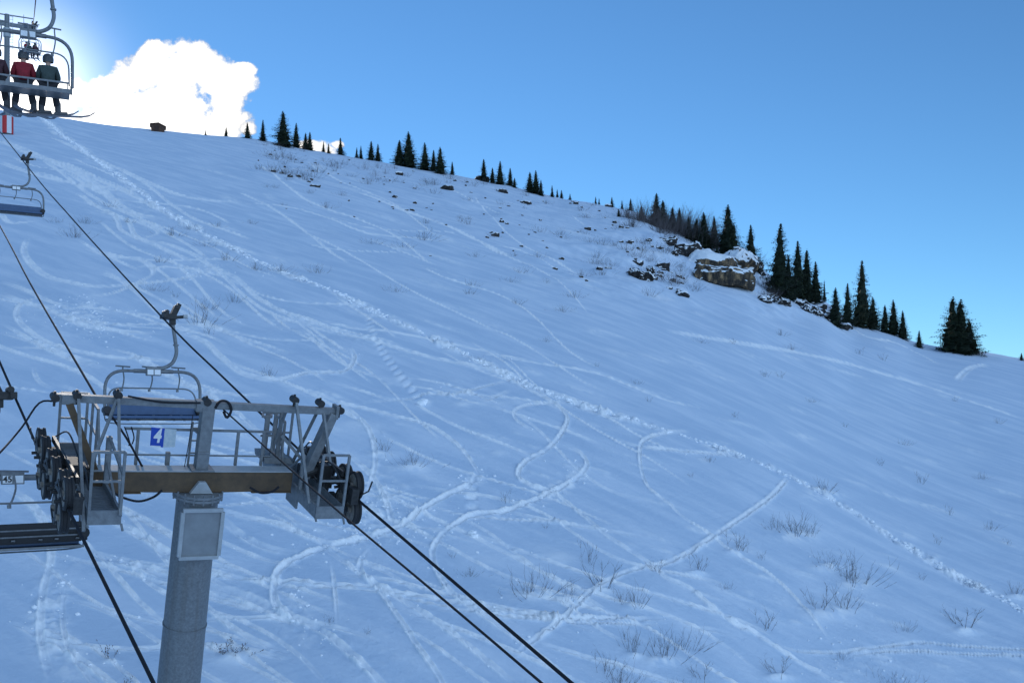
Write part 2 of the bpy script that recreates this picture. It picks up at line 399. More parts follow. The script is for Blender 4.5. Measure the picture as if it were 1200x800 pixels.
_rt = random.Random(21)
for _ in range(120):      # fainter older tracks between the others
    x, y = _rt.uniform(-60, 560), _rt.uniform(160, 720); a = _rt.uniform(.1, .75); pts = []; ph = _rt.uniform(0, 6); am = _rt.uniform(2, 16)*(.4+y/700); n = _rt.randint(4, 10)
    for k in range(n):
        st = 14+y*.035; x += st*math.cos(a)*1.2; y += st*math.sin(a); o = am*math.sin(ph+k*.9); pts.append((x-o*.6, y+o*.5))
    TR.append(('ski', _rt.uniform(.12, .24), _rt.uniform(.03, .05), [p for p in pts if p[1] > float(np.interp(p[0], [q[0] for q in RP], [q[1] for q in RP]))+12] or [(0, 300), (5, 301)]))
TR = [t if len(t[3]) > 1 else (t[0], t[1], t[2], [(0, 300), (5, 301)]) for t in TR]
# grid: columns in azimuth (fine across the part in view), rows in distance
tt = np.arange(-.62, .6201, 1.3/F); a_f = np.arctan(tt)
a_o = np.linspace(a_f[-1], 2*math.pi+a_f[0], 74)[1:-1]
AZ = np.concatenate([a_f, a_o]); NF = len(a_f); NA = len(AZ)
inv = np.arange(.046, .0054, -6.4e-5); rr = 1/inv
RR = np.concatenate([[1.5, 4, 7, 10, 13, 15, 17, 19, 20.5], rr[rr > 21.6], rr[-1]*1.03**np.arange(1, 70)])
NR = len(RR)
gx = RR[:, None]*np.sin(AZ)[None]; gy = RR[:, None]*np.cos(AZ)[None]
gz = height(gx, gy); loose = np.zeros_like(gz)  # loose also carries sunlit patches painted into the snow colour
TRW = []
n_f = fbm(gx[:, :NF]/.35, gy[:, :NF]/.35, 3, .6); n_m = fbm(gx[:, :NF]/1.4+8, gy[:, :NF]/1.4, 2)
crumb = vnoise(gx[:, :NF]/.17+60, gy[:, :NF]/.17)
fx, fy = gx[:, :NF], gy[:, :NF]
for kind, w, dep, pts in TR:
    if kind == 'ski': w *= .31; dep *= .8
    if kind == 'smear': w *= .5; dep *= .6
    sp_ = spline([Vector((a, b, 0)) for a, b in pts], 7)
    W = np.array([ground_xy(p.x, p.y) for p in sp_]); TRW.append((kind, w, W))
    D = np.full(fx.shape, 99.); S = np.zeros(fx.shape); Mx = w*4.5; L0 = 0
    for i in range(len(W)-1):
        a, b = W[i], W[i+1]; ln = np.hypot(*(b-a))
        if ln < 1e-5: continue
        mz = min(max((.45 if kind == 'clump' else .85)*B*F*(a[1]+b[1])/2, 1), 5)
        aa, ab = math.atan2(a[0], a[1]), math.atan2(b[0], b[1]); oa, ob = a, b
        a = np.array([a[0], a[1]/mz]); b = np.array([b[0], b[1]/mz]); l0 = ln; ln = np.hypot(*(b-a))
        rlo = max(min(np.hypot(*oa), np.hypot(*ob))-Mx*mz, 1.6); rhi = max(np.hypot(*oa), np.hypot(*ob))+Mx*mz
        i0 = max(np.searchsorted(RR, rlo)-1, 0); i1 = min(np.searchsorted(RR, rhi)+1, NR)
        m_ = Mx*1.5/rlo
        j0 = np.searchsorted(a_f, min(aa, ab)-m_); j1 = np.searchsorted(a_f, max(aa, ab)+m_)
        if j1 <= j0 or i1 <= i0: continue
        X = fx[i0:i1, j0:j1]-a[0]; Y = fy[i0:i1, j0:j1]/mz-a[1]; dx, dy = (b-a)/ln
        t = np.clip(X*dx+Y*dy, 0, ln); ex = X-t*dx; ey = Y-t*dy; d = np.hypot(ex, ey)
        sg = np.sign(X*dy-Y*dx); sub = D[i0:i1, j0:j1]; better = d < np.abs(sub)
        D[i0:i1, j0:j1] = np.where(better, d*np.where(sg == 0, 1, sg), sub)
        S[i0:i1, j0:j1] = np.where(better, L0+t*l0/ln, S[i0:i1, j0:j1]); L0 += l0
    A = np.abs(D); mk = A < Mx
    fade = np.clip(S/2, 0, 1)*np.clip((L0-S)/2, 0, 1)
    g = lambda c, s_: np.exp(-((A-c)/s_)**2)
    if kind == 'ski':
        var = np.clip(1.05+.8*n_m, .6, 1.3)*fade
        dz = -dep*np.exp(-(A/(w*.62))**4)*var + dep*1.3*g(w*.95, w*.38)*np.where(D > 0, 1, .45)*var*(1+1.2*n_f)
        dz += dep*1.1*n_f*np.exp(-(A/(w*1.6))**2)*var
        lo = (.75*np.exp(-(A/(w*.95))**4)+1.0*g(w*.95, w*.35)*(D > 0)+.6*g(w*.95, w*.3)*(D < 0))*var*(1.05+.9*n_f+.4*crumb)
    elif kind == 'clump':
        e = np.exp(-(A/(w*(1.15+1.3*n_m)))**4)*np.clip(.9+1.2*n_m, .3, 1.2); dz = dep*e*(1.7*n_f+.9*np.maximum(crumb, 0))*1.3 - .25*dep*e
        lo = e*np.clip(.55+1.3*n_f+crumb*.7, .05, 1)
    elif kind == 'dots':
        e = np.exp(-(A/w)**4); k = np.clip(np.sin(S*2*math.pi/.9)*1.4, -.3, 1); dz = -dep*e*k; lo = .6*e*np.maximum(k, 0)
    else:
        e = np.exp(-(A/w)**4)*fade; dz = dep*e*(.9*n_f+.6*np.maximum(crumb, 0)); lo = .8*e*np.clip(.45+1.7*n_f+crumb*.5, 0, 1)
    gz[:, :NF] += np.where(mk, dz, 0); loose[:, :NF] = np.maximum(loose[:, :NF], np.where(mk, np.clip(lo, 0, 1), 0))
# broken snow patches
for cx, cy, rx, ry, a in ((437, 598, 34, 50, .6), (92, 372, 34, 22, .5), (245, 316, 26, 10, .5), (150, 240, 60, 30, .35), (60, 720, 18, 50, .3), (995, 775, 60, 18, .3), (450, 770, 40, 40, .2), (330, 725, 20, 60, .3), (110, 650, 40, 14, .3)):
    px = 600+F*fx/np.maximum(fy, 1); py = row_of(px, np.maximum(fy, 1))
    e = a*np.exp(-((px-cx)/rx)**2-((py-cy)/ry)**2)
    gz[:, :NF] += .05*e*(n_f*1.6+np.maximum(crumb, 0)); loose[:, :NF] = np.maximum(loose[:, :NF], np.clip(e*(1.6*n_f+1.6*np.maximum(crumb, 0)), 0, .8))

# pale patches painted into the snow colour, mainly sunlit bumps on the crust
for cx, cy, rx, ry, a in ((415,503,26,9,.8),(650,655,26,8,.6),(625,648,40,10,.3),(450,615,10,14,.3),(600,470,16,4,.4),(470,443,9,4,.7),(455,448,6,3,.8),(541,473,10,3,.6),(585,531,9,3,.6),(640,330,50,4,.3),(560,655,30,10,.3),(500,470,5,3,.9),(555,629,5,4,.8)):
    px = 600+F*fx/np.maximum(fy, 1); py = row_of(px, np.maximum(fy, 1))
    e = a*np.exp(-((px-cx)/rx)**2-((py-cy)/ry)**2)*np.clip(1+1.5*n_m, .3, 1.4)
    loose[:, :NF] = np.maximum(loose[:, :NF], np.clip(e, 0, 1)); gz[:, :NF] += .06*e
# snow collars round the shrubs, and short wind blown dashes lying along the streaks
PX_, PY_ = 600+F*fx/np.maximum(fy, 1), row_of(600+F*fx/np.maximum(fy, 1), np.maximum(fy, 1))
for cx, cy, rx in ((932,631,24),(1003,688,20),(975,717,28),(622,702,22),(970,668,18),(743,714,14),(705,696,12),(817,673,10),(965,583,20),(1130,742,16),(448,533,14),(481,548,22),(778,774,20),(742,769,12),(912,790,16),(272,770,22),(236,378,20),(1190,701,12),(668,706,14),(866,646,14),(131,768,10)):
    e = np.exp(-((PX_-cx)/rx)**2-((PY_-cy)/(rx*.28))**2); gz[:, :NF] += .10*e*(1+1.5*n_m); loose[:, :NF] = np.maximum(loose[:, :NF], .75*e*np.clip(.8+2*n_f+crumb, 0, 1.2))
_rd = random.Random(77)
cols = (np.arange(NF)*1.3-.62*F+600)
for _ in range(230):
    cx = _rd.uniform(250, 1230); cy = _rd.uniform(0, 1)**.8*430+float(Rc(cx))+15
    rx, ry, a = _rd.uniform(6, 30), _rd.uniform(1.2, 3.2), _rd.uniform(.15, .6)
    j0, j1 = np.searchsorted(cols, cx-rx*3), np.searchsorted(cols, cx+rx*3); dx = PX_[:, j0:j1]-cx
    e = a*np.exp(-(dx/rx)**2-((PY_[:, j0:j1]-cy-dx*.30)/ry)**2)*np.clip(.9+1.6*n_f[:, j0:j1], 0, 1.3)
    gz[:, j0:j1] += .05*e; loose[:, j0:j1] = np.maximum(loose[:, j0:j1], e)
V = np.stack([gx, gy, gz], -1).reshape(-1, 3)
V = np.concatenate([V, [[0, 0, float(height(0.0, .01))]]])
ii = np.arange(NR-1)[:, None]; jj = np.arange(NA)[None]; j2 = (jj+1) % NA
Q = np.stack([ii*NA+jj, (ii+1)*NA+jj, (ii+1)*NA+j2, ii*NA+j2], -1).reshape(-1, 4)
ctr = NR*NA; T3 = np.stack([np.full(NA, ctr), np.arange(NA), (np.arange(NA)+1) % NA], -1)
me = bpy.data.meshes.new('snow_slope')
me.vertices.add(len(V)); me.vertices.foreach_set('co', V.ravel().astype(np.float32))
nl = Q.size+T3.size; me.loops.add(nl); me.loops.foreach_set('vertex_index', np.concatenate([Q[:, ::-1].ravel(), T3.ravel()[::-1]]).astype(np.int32))
npol = len(Q)+len(T3); me.polygons.add(npol)
me.polygons.foreach_set('loop_start', np.concatenate([np.arange(len(Q))*4, Q.size+np.arange(len(T3))*3]).astype(np.int32))
me.polygons.foreach_set('use_smooth', np.ones(npol, bool))
me.update(calc_edges=True)
at2 = me.attributes.new('loose', 'FLOAT', 'POINT'); at2.data.foreach_set('value', np.concatenate([loose.ravel(), [0]]).astype(np.float32))
M['snow'] = snow_mat(); M['snow_hump'] = M['rock'].copy()
for n_ in M['snow_hump'].node_tree.nodes:
    if n_.type == 'MAP_RANGE': n_.inputs['From Min'].default_value = .28; n_.inputs['From Max'].default_value = .36
me.materials.append(M['snow'])
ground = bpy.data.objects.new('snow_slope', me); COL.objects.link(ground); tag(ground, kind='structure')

# loose snow lumps lying along the tracks: nobody could count them
ico = bmesh.new(); bmesh.ops.create_icosphere(ico, subdivisions=1, radius=1)
iv = np.array([v.co[:] for v in ico.verts]); ifc = np.array([[v.index for v in f.verts] for f in ico.faces]); ico.free()
cs = []
def lumps(W, n, spread, r0, r1):
    seg = np.hypot(*(W[1:]-W[:-1]).T); cum = np.concatenate([[0], np.cumsum(seg)])
    for _ in range(n):
        s = rng.random()*cum[-1]; x = np.interp(s, cum, W[:, 0]); y = np.interp(s, cum, W[:, 1])
        cs.append((x+rng.normal()*spread, y+rng.normal()*spread, r0+(r1-r0)*rng.random()**3))
for kind, w, W in TRW:
    L_ = np.hypot(*(W[1:]-W[:-1]).T).sum()
    if kind == 'clump': lumps(W, int(L_*14), w*.62, .03, .15)
    elif kind == 'smear': lumps(W, int(L_*7), w*.8, .02, .09)
    elif kind == 'ski': lumps(W, int(L_*.6), w*1.3, .02, .06)
for px, py, n, sx in ((440, 600, 420, 1.6), (92, 372, 160, 2.2), (640, 762, 25, 1), (1000, 770, 90, 1.3), (245, 317, 90, 2.5), (1010, 700, 20, 1)):
    x, y = ground_xy(px, py)
    for _ in range(n): cs.append((x+rng.normal()*sx, y+rng.normal()*sx*1.2, .015+.05*rng.random()**3))
for px, py, r_ in ((494, 474, .3), (497, 470, .2), (553, 628, .18), (556, 631, .15), (660, 462, .15)):
    x, y = ground_xy(px, py); cs.append((x, y, r_))
cs = np.array(cs); cz = height(cs[:, 0], cs[:, 1])
jit = 1+.35*(rng.random((len(cs), len(iv), 1))-.5)
P = cs[:, None, :2]; VV = np.concatenate([P, cz[:, None, None]+cs[:, None, 2:3]*.3], -1)+iv[None]*jit*cs[:, None, 2:3]*np.array([1, 1, .7])
FF = (ifc[None]+np.arange(len(cs))[:, None, None]*len(iv)).reshape(-1, 3)
me = bpy.data.meshes.new('snow_lumps'); me.from_pydata(VV.reshape(-1, 3).tolist(), [], FF.tolist())
M['lump'] = mat('loose_snow', (.93, .94, .96), .8); me.materials.append(M['lump'])
o = bpy.data.objects.new('snow_lumps', me); COL.objects.link(o)
tag(o, 'loose white snow lumps scattered along the ski tracks', 'snow lumps', kind='stuff')

# ------------------------------------------------------------------ conifers
def conifer_mesh(seed, H=8.0, W=.30, dens=1.0, bare=.04, pal='needles'):
    r = random.Random(seed); t = MB(); lean = r.uniform(-.015, .015)
    t.tube([(lean*z, 0, z) for z in (-.6, 0, H*.3, H*.6, H*.85, H)], [H*.020, H*.018, H*.013, H*.008, H*.004, .012], 7)
    c = MB(); z = H*bare
    gap_a, gap_z = r.uniform(0, 6.28), r.uniform(.2, .7); asym = r.uniform(0, 6.28)
    while z < H*.985:
        k = z/H; L = H*W*1.34*((1-k)**.85)*(.95 if k > .12 else .6+k*3); cs_ = .24+.85*(1-k)
        nb = max(4, int((11-5*k)*dens)); a0 = r.uniform(0, 6.28)
        for i in range(nb):
            a = a0+i*6.283/nb+r.uniform(-.3, .3)
            l = L*r.uniform(.55, 1.2)
            l *= 1+.16*math.cos(a-asym+k*3)
            if abs(k-gap_z) < .08 and math.cos(a-gap_a) > .1: l *= .4
            droop = r.uniform(.12, .38)*(1-k*.7); up = .15 if k < .7 else .5
            n = max(3, int(l/(.045*H)))+1
            ca, sa = math.cos(a), math.sin(a)
            for q in range(n+1):
                f = (q+.4)/(n+.4); rad = l*f
                zz = z - droop*l*math.sin(f*1.9) + up*l*f*f*.45
                w = H*.034*cs_*(1.25-f*.7)*r.uniform(.7, 1.3); ln = H*.050*cs_*r.uniform(.7, 1.25)
                for s in (-1, 1, 0):
                    aa = a + s*r.uniform(.5, 1.0); dx, dy = math.cos(aa), math.sin(aa)
                    p = Vector((lean*z+ca*rad, sa*rad, zz+r.uniform(-.01, .01)*H))
                    tip = p+Vector((dx*ln, dy*ln, -ln*r.uniform(.1, .6)))
                    sd = Vector((-dy, dx, r.uniform(-.6, .6))).normalized()*w*.5
                    c.add([p-sd*.7, p+sd*.7, tip+sd*.25, tip-sd*.25], [(0, 1, 2, 3)])
                    if r.random() < .5:
                        dn = p+Vector((dx*ln*.3, dy*ln*.3, -ln*.9)); c.add([p-sd*.6, p+sd*.6, dn], [(0, 1, 2)])
        z += H*r.uniform(.014, .042)*(.75+.45*(1-k))
    zs = [bare+.03+i*(.9-bare)/22 for i in range(23)]
    pr = [[(math.cos(k2*.785+q*.4)*H*W*.80*((1-q)**.88)*(rq := r.uniform(.35, 1.0)), math.sin(k2*.785+q*.4)*H*W*.80*((1-q)**.88)*rq, H*q+r.uniform(-.02, .02)*H) for k2 in range(8)] for q in zs]
    for i in range(22):
        for k2 in range(8):
            k3 = (k2+1) % 8; c.add([pr[i][k2], pr[i][k3], pr[i+1][k3], pr[i+1][k2]], [(0, 1, 2), (0, 2, 3)])
    for i in range(10):
        a = r.uniform(0, 6.28); zz = H*(.93+.007*i); l = H*.010
        c.add([(lean*zz, 0, zz), (lean*zz+math.cos(a)*l, math.sin(a)*l, zz-l*.4), (lean*zz+math.cos(a+.5)*l*.7, math.sin(a+.5)*l*.7, zz+l)], [(0, 1, 2)])
    return t, c, pal
TPROTO = []
for sd, W_, dn, br, pal in ((1, .24, 1, .03, 'needles'), (2, .29, 1.1, .02, 'needles'), (3, .20, 1, .03, 'needles'), (4, .26, 1.1, .03, 'needles2'), (5, .23, .85, .04, 'needles2'), (6, .17, .9, .05, 'needles')):
    t, c, pal = conifer_mesh(sd, 8.0, W_, dn, br, pal)
    root = empty('conifer'); tr = t.build('trunk', M['bark'], root, smooth=True); cr = c.build('crown', M[pal], root)
    TPROTO.append([root, False])
ORD = ['first', 'second', 'third', 'fourth', 'fifth', 'sixth', 'seventh', 'eighth', 'ninth', 'tenth', 'eleventh', 'twelfth']
def tree(px, py, hpx, kind, label, group, wide=1.0, back=0):
    ent = TPROTO[kind]; o = ent[0] if not ent[1] else copy_tree(ent[0]); ent[1] = True
    p = place(px, py)
    if back:
        q = p.y+back; p = Vector((p.x/p.y*q, q, 0)); p.z = float(height(p.x, p.y))
    h = hpx/F*p.y; s = h/8.0
    o.location = (p.x, p.y, p.z-.1*s); o.scale = (s*wide, s*wide, s); o.rotation_euler = (0, 0, random.uniform(0, 6.28))
    tag(o, label, 'tree', group)
CL = [
 ('in the small row against the white cloud', [(241,160,7,2,1),(265,161,11,1,1),(290,164,19,1,1),(308,167,26,5,1)]),
 ('in the dark clump just right of the white cloud', [(332,172,42,1,1.15),(347,173,29,0,1),(358,175,20,1,1),(363,176,22,3,1)]),
 ('in the scattered small row right of the cloud clump', [(379,178,13,5,1),(385,180,12,2,1),(399,182,21,3,1),(418,186,13,5,1),(423,187,16,5,1),(435,189,23,1,1),(443,190,21,0,1)]),
 ('in the dark five tree clump on the mid ridge', [(468,195,31,1,1.2),(479,197,43,1,1.15),(498,201,33,0,1.2),(508,202,26,2,1),(516,205,32,1,1.1),(530,206,16,2,1)]),
 ('in the clump above the snow capped slab', [(567,213,27,2,1.1),(577,214,19,1,1),(586,217,28,0,1.1),(598,219,22,2,1.1),(603,221,12,1,1)]),
 ('in the tight clump mid ridge before the gap', [(621,226,25,1,1.1),(628,228,28,0,1.1),(634,230,19,2,1)]),
 ('in the sparse line of tiny ridge conifers', [(647,232,14,5,1),(653,232,10,5,1),(658,233,10,1,1),(668,235,8,3,1),(698,240,10,5,1),(702,241,8,5,1)]),
 ('on the ridge just left of the bare brush', [(717,244,13,3,1),(725,256,10,1,1),(729,243,12,5,1),(739,246,16,3,1)]),
 ('among the bare brush above the outcrop', [(752,258,17,1,1.2),(769,264,38,3,1.2),(777,268,33,1,1.3),(788,271,28,1,1.2),(796,274,30,0,1.2),(807,280,27,1,1.3),(816,284,32,3,1.2),(825,288,44,1,1.25),(837,288,36,0,1.2)]),
 ('standing on top of the big rock outcrop', [(853,300,65,1,1.1),(860,303,45,1,1),(840,300,16,1,1),(880,318,53,0,1.0)]),
 ('in the tall clump right of the rock outcrop', [(914,350,86,0,1.0),(924,351,55,2,1),(935,352,70,0,.95),(945,353,64,2,1.05),(956,354,48,0,1),(966,354,25,5,.5)]),
 ('in the clump with the open branched conifer', [(979,380,45,1,1.0),(993,380,50,0,.9),(1010,383,80,4,.9),(1023,384,38,1,1.15)]),
 ('in the small clump before the right ridge gap', [(1037,388,33,1,1.0),(1047,391,42,1,.95),(1058,396,34,1,.9)]),
]
for phrase, items in CL:
    for i, (px, py, h, k, w) in enumerate(items):
        lab = f'{ORD[i]} dark conifer from the left {phrase}'
        tree(px, py, h, k, lab, 'dark conifers along the ridge', w)
tree(1077, 405, 21, 3, 'small pale green conifer alone on the ridge gap near the far right', 'dark conifers along the ridge', 1)
tree(1116, 411, 66, 1, 'tall left stem of the bushy conifer pair standing alone far right', 'dark conifers along the ridge', 1.15)
tree(1125, 412, 64, 1, 'tall right stem of the bushy conifer pair standing alone far right', 'dark conifers along the ridge', 1.25)
tree(1136, 412, 40, 1, 'shorter conifer on the right side of the far right pair', 'dark conifers along the ridge', 1.5)
tree(1197, 422, 9, 1, 'tiny dark conifer tip at the right edge of the ridge', 'dark conifers along the ridge', 1.3)

# ------------------------------------------------------------------ bare shrubs
def shrub_mesh(seed, stems, spread, H, rad, fork=3, leaves=0, lean=0):
    r = random.Random(seed); m = MB(); lf = MB()
    for i in range(stems):
        a = r.uniform(0, 6.28); b = abs(r.gauss(0, spread)); L = H*r.uniform(.45, 1.05)
        p = Vector((math.cos(a)*b*.55*H, math.sin(a)*b*.55*H, -.1)); d = Vector((math.cos(a)*b*.9+r.gauss(0, .25), math.sin(a)*b*.9+r.gauss(0, .25), 1)).normalized()
        def grow(p, d, L, rad, lv):
            pts = [p]; n = 4
            for k in range(n):
                d = (d+Vector((r.uniform(-.16, .16), r.uniform(-.16, .16), r.uniform(-.02, .12)))).normalized()
                pts.append(pts[-1]+d*L/n)
            m.tube(pts, [rad*(1-.75*k/n) for k in range(n+1)], 3, False)
            if lv > 0:
                for q in range(r.randint(fork-1, fork+1)):
                    k = r.randint(1, n); e = (d+Vector((r.uniform(-.8, .8), r.uniform(-.8, .8), r.uniform(-.1, .4)))).normalized()
                    grow(pts[k], e, L*r.uniform(.3, .55), rad*.6, lv-1)
            if leaves and lv == 0:
                for q in range(leaves):
                    c = pts[r.randint(2, n)]; s = .035*r.uniform(.6, 1.3); u = Vector((r.uniform(-1, 1), r.uniform(-1, 1), r.uniform(-1, 1))).normalized()*s
                    w = u.orthogonal().normalized()*s*.7; lf.add([c-u, c+w, c+u, c-w], [(0, 1, 2, 3)])
        grow(p, d, L, rad, 2 if stems < 9 else 1)
    return m, lf
SP = []
for sd, st, spr, rad, fk, lv in ((11, 18, .6, .0075, 3, 0), (12, 30, .85, .0075, 3, 0), (13, 7, .45, .0085, 3, 0), (14, 38, 1.05, .007, 3, 0), (15, 22, .7, .008, 3, 6), (16, 4, .3, .010, 3, 3), (17, 110, .85, .008, 3, 0)):
    m, lf = shrub_mesh(sd, st, spr, 1.0, rad, fk, lv)
    root = empty('bare_shrub'); m.build('twigs', M['twig'], root)
    if lv: lf.build('leaves', M['leaf_brown'], root)
    SP.append([root, False])
def shrub(px, py, hpx, kind, label, group, wide=1.0, thick=1):
    ent = SP[kind]; o = ent[0] if not ent[1] else copy_tree(ent[0]); ent[1] = True
    p = place(px, py); s = hpx/F*p.y
    o.location = p; o.scale = (s*wide, s*wide, s); o.rotation_euler = (0, 0, random.uniform(0, 6.28))
    tag(o, label, 'shrub', group)
G = 'bare shrubs poking through the snow'
BIG = [  # px, py, height px, kind, wide, label
 (965,580,18,0,1.1,'bare shrub growing right on the edge of the lumpy snow trail'),
 (930,628,28,0,1.2,'largest bare shrub below the lumpy trail, with dense dark twigs'),
 (948,630,20,0,1.0,'shorter dark shrub touching the right side of the largest trail shrub'),
 (908,622,16,1,1.0,'low shrub touching the left side of the largest trail shrub'),
 (862,643,24,2,1.2,'thin upright shrub where the traverse track crosses the narrow ski track'),
 (872,646,14,2,1.0,'small twig tuft right of the thin shrub by the crossing tracks'),
 (893,656,11,2,1.0,'tiny twig below the left side of the trail shrubs'),
 (970,668,20,1,1.1,'low spreading shrub between the trail shrubs and the big lower right cluster'),
 (1000,684,30,3,1.1,'upper right bush of the big lower right cluster with leaning twigs'),
 (962,712,30,2,1.2,'left upright stems of the big lower right shrub cluster'),
 (990,714,30,0,1.1,'dense central bush of the big lower right shrub cluster'),
 (1190,698,18,0,1.0,'bare shrub at the right edge beside the lumpy trail'),
 (1130,738,28,2,1.5,'thin tall shrub above the right end of the double ski line'),
 (896,734,24,2,1.2,'thin bare shrub above the left end of the double ski line'),
 (912,788,28,2,1.2,'upright bare shrub at the bottom edge right of the cables'),
 (1048,802,22,1,1.2,'wide low shrub cut by the bottom edge of the photo'),
 (593,590,17,2,.8,'two thin upright twigs beside the S shaped ski turn'),
 (689,662,30,2,.8,'slim twig standing above the traverse track centre'),
 (705,694,38,2,1.1,'tall bare shrub standing on the traverse track'),
 (622,700,32,1,1.0,'fan shaped bare shrub with snowy base right of the cables'),
 (668,705,20,1,1.0,'low shrub between the fan shaped shrub and the tall track shrub'),
 (726,710,20,2,1.0,'small shrub below the tall shrub on the traverse track'),
 (743,712,28,0,1.0,'leaning shrub below the traverse track'),
 (817,669,22,2,1.2,'compact shrub just above the traverse track'),
 (742,765,34,0,.8,'upright shrub below the straight horizontal ski line'),
 (778,770,36,0,1.0,'wide forked shrub below the straight horizontal ski line'),
 (800,760,26,1,1.0,'loose shrub right of the wide forked shrub'),
 (708,790,30,2,1.0,'thin upright shrub near the bottom edge right of the cables'),
 (728,802,24,3,1.2,'low spreading shrub at the bottom edge centre'),
 (822,794,24,2,1.2,'small upright shrub near the bottom edge below the curved track'),
 (770,674,18,2,1.2,'twigs where the narrow track joins the traverse track'),
 (272,766,16,4,1.6,'low shrub with withered brown leaves right of the lift pylon'),
 (131,766,22,5,1.1,'small branching plant with dry leaves between rope and pylon'),
 (150,800,14,5,1.0,'tiny dry plant at the bottom edge left of the pylon'),
 (236,375,24,1,1.1,'largest bare shrub right of the middle chair grip'),
 (242,358,16,1,1.1,'wide low shrub above the largest shrub near the middle chair grip'),
 (273,350,15,0,1.0,'bare shrub up right of the middle chair grip'),
 (246,388,13,2,1.2,'thin twigs below the largest shrub near the middle chair grip'),
 (315,443,14,0,1.0,'bare shrub just above the right part of the pylon crossbar'),
 (88,279,14,3,1.1,'dark low shrub left of the right haul rope below the far chair'),
 (448,530,18,2,1.2,'upright twigs right of the pale snow patch'),
 (481,546,18,3,1.1,'low spreading shrub with snowy base right of the pale snow patch'),
 (323,203,10,1,1.5,'reddish low bush under the dark ridge clump right of the cloud'),
 (497,281,12,1,1.8,'wide low bush on the upper slope below the ridge'),
 (548,262,9,0,1.2,'round dark bush on the upper slope with rocks to its right'),
 (366,208,11,1,1.5,'wide faint bush on the upper left ridge slope'),
 (1079,566,15,2,1.0,'thin pale twig alone on the right slope above the lumpy trail'),
 (1112,603,13,2,.8,'slim twig alone on the far right slope'),
 (1098,640,13,2,.8,'short twig just above the lumpy trail on the right'),
]
for px, py, h, k, w, lab in BIG: shrub(px, py, h, k, lab, G, w)
SM1 = [(127,240,8,1),(101,262,9,3),(221,268,8,1),(202,275,11,3),(255,265,8,0),(294,261,7,0),(266,306,11,3),(330,318,10,3),(371,320,11,1),(180,338,10,1),(187,308,8,3),(66,262,7,1),(300,316,10,3),(150,260,7,3),(240,290,8,1),(205,345,8,2)]
SM2 = [(367,202,7,1),(388,196,7,3),(427,200,9,1),(437,214,7,1),(472,290,8,1),(435,285,8,1),(383,243,8,3),(463,342,9,1),(605,356,9,0),(552,335,7,1),(657,275,9,0),(682,322,8,3),(630,300,7,1),(673,348,9,3),(660,365,8,3),(690,283,8,1),(505,218,7,1),(345,190,6,1),(335,205,8,3),(360,213,8,1),(452,205,6,3),(546,215,6,0),(525,216,7,2),(700,298,9,1),(715,310,8,1),(695,305,8,3),(720,290,8,0),(585,225,5,1),(760,318,11,3),(745,300,11,1),(752,296,10,3),(793,335,10,3),(770,297,9,1),(615,245,5,2),(610,318,8,1),(640,330,7,2),(550,345,7,3),(400,230,6,3),(598,330,7,1)]
SM3 = [(821,400,7,1),(858,402,8,2),(896,440,9,0),(915,442,9,2),(1008,418,9,2),(1035,424,9,2),(915,395,8,3),(831,544,9,0),(862,492,8,2),(1031,545,9,2),(1169,495,8,0),(927,411,7,3),(990,500,6,2),(760,470,7,2),(1150,560,8,1),(1060,520,7,1),(700,430,6,2),(745,450,6,1),(950,470,6,1),(1120,470,7,2),(640,400,6,1),(850,690,9,1),(1060,740,12,1),(1160,620,10,1),(1080,680,9,2),(560,420,6,1),(530,655,8,2),(550,676,10,3),(385,735,12,2),(430,750,8,2),(520,690,7,2),(640,620,7,2),(810,560,7,2),(1180,640,9,2),(1140,690,9,1),(800,805,14,1),(985,765,9,1)]
for px, py, h, k in SM1: shrub(px, py, h, k, 'small faint bare shrub on the tracked slope left of the lumpy trail', 'small faint shrubs on the tracked slope', 1.3)
for px, py, h, k in SM2: shrub(px, py, h, k, 'small faint bare shrub on the upper slope below the ridge', 'small faint shrubs on the upper slope', 1.4)
for px, py, h, k in SM3: shrub(px, py, h, k, 'small thin twigs poking out of the wide snow slope', 'small thin twigs on the wide slope', 1.2)
_rs2 = random.Random(9)
for _ in range(34):
    a_ = _rs2.gauss(0, 1); px, py = 770+a_*28, 308+a_*9+_rs2.gauss(0, 12)
    if py > float(Rc(px))+8 and not (800 < px < 892 and py < 338): shrub(px, py, _rs2.uniform(7, 13), _rs2.choice([0, 3, 1]), 'scrubby bare bush among the rocks left of the outcrop', 'scrub around the outcrop', 1.3)
for _ in range(60):
    px = _rs2.uniform(300, 735); py = float(Rc(px))+3+abs(_rs2.gauss(0, 30)); shrub(px, py, _rs2.uniform(4, 8), _rs2.choice([0, 3, 1]), 'small faint bare shrub on the upper slope below the ridge', 'small faint shrubs on the upper slope', 1.6)
for px, py, h in ((322,186,9),(330,184,8),(342,187,8),(312,183,7),(318,200,9),(335,203,10),(348,206,9),(357,211,8),(395,198,8),(372,203,9)): shrub(px, py, h, 3, 'low dark bush in the patch below the clump right of the cloud', 'bushes under the cloud clump', 1.6)
BR = [(735,256,16),(748,262,24),(757,262,26),(766,266,24),(780,270,28),(790,274,26),(800,277,30),(808,280,30),(816,283,30),(828,288,28),(838,290,22),(870,303,20),(900,340,22),(905,352,14),(895,352,12),(888,312,14),(741,268,14),(774,274,20),(822,280,28),(803,272,26)]
for px, py, h in BR: shrub(px, py, h, 6, 'tall leafless grey brush crowding the top of the rock outcrop', 'leafless brush above the rock outcrop', .75)

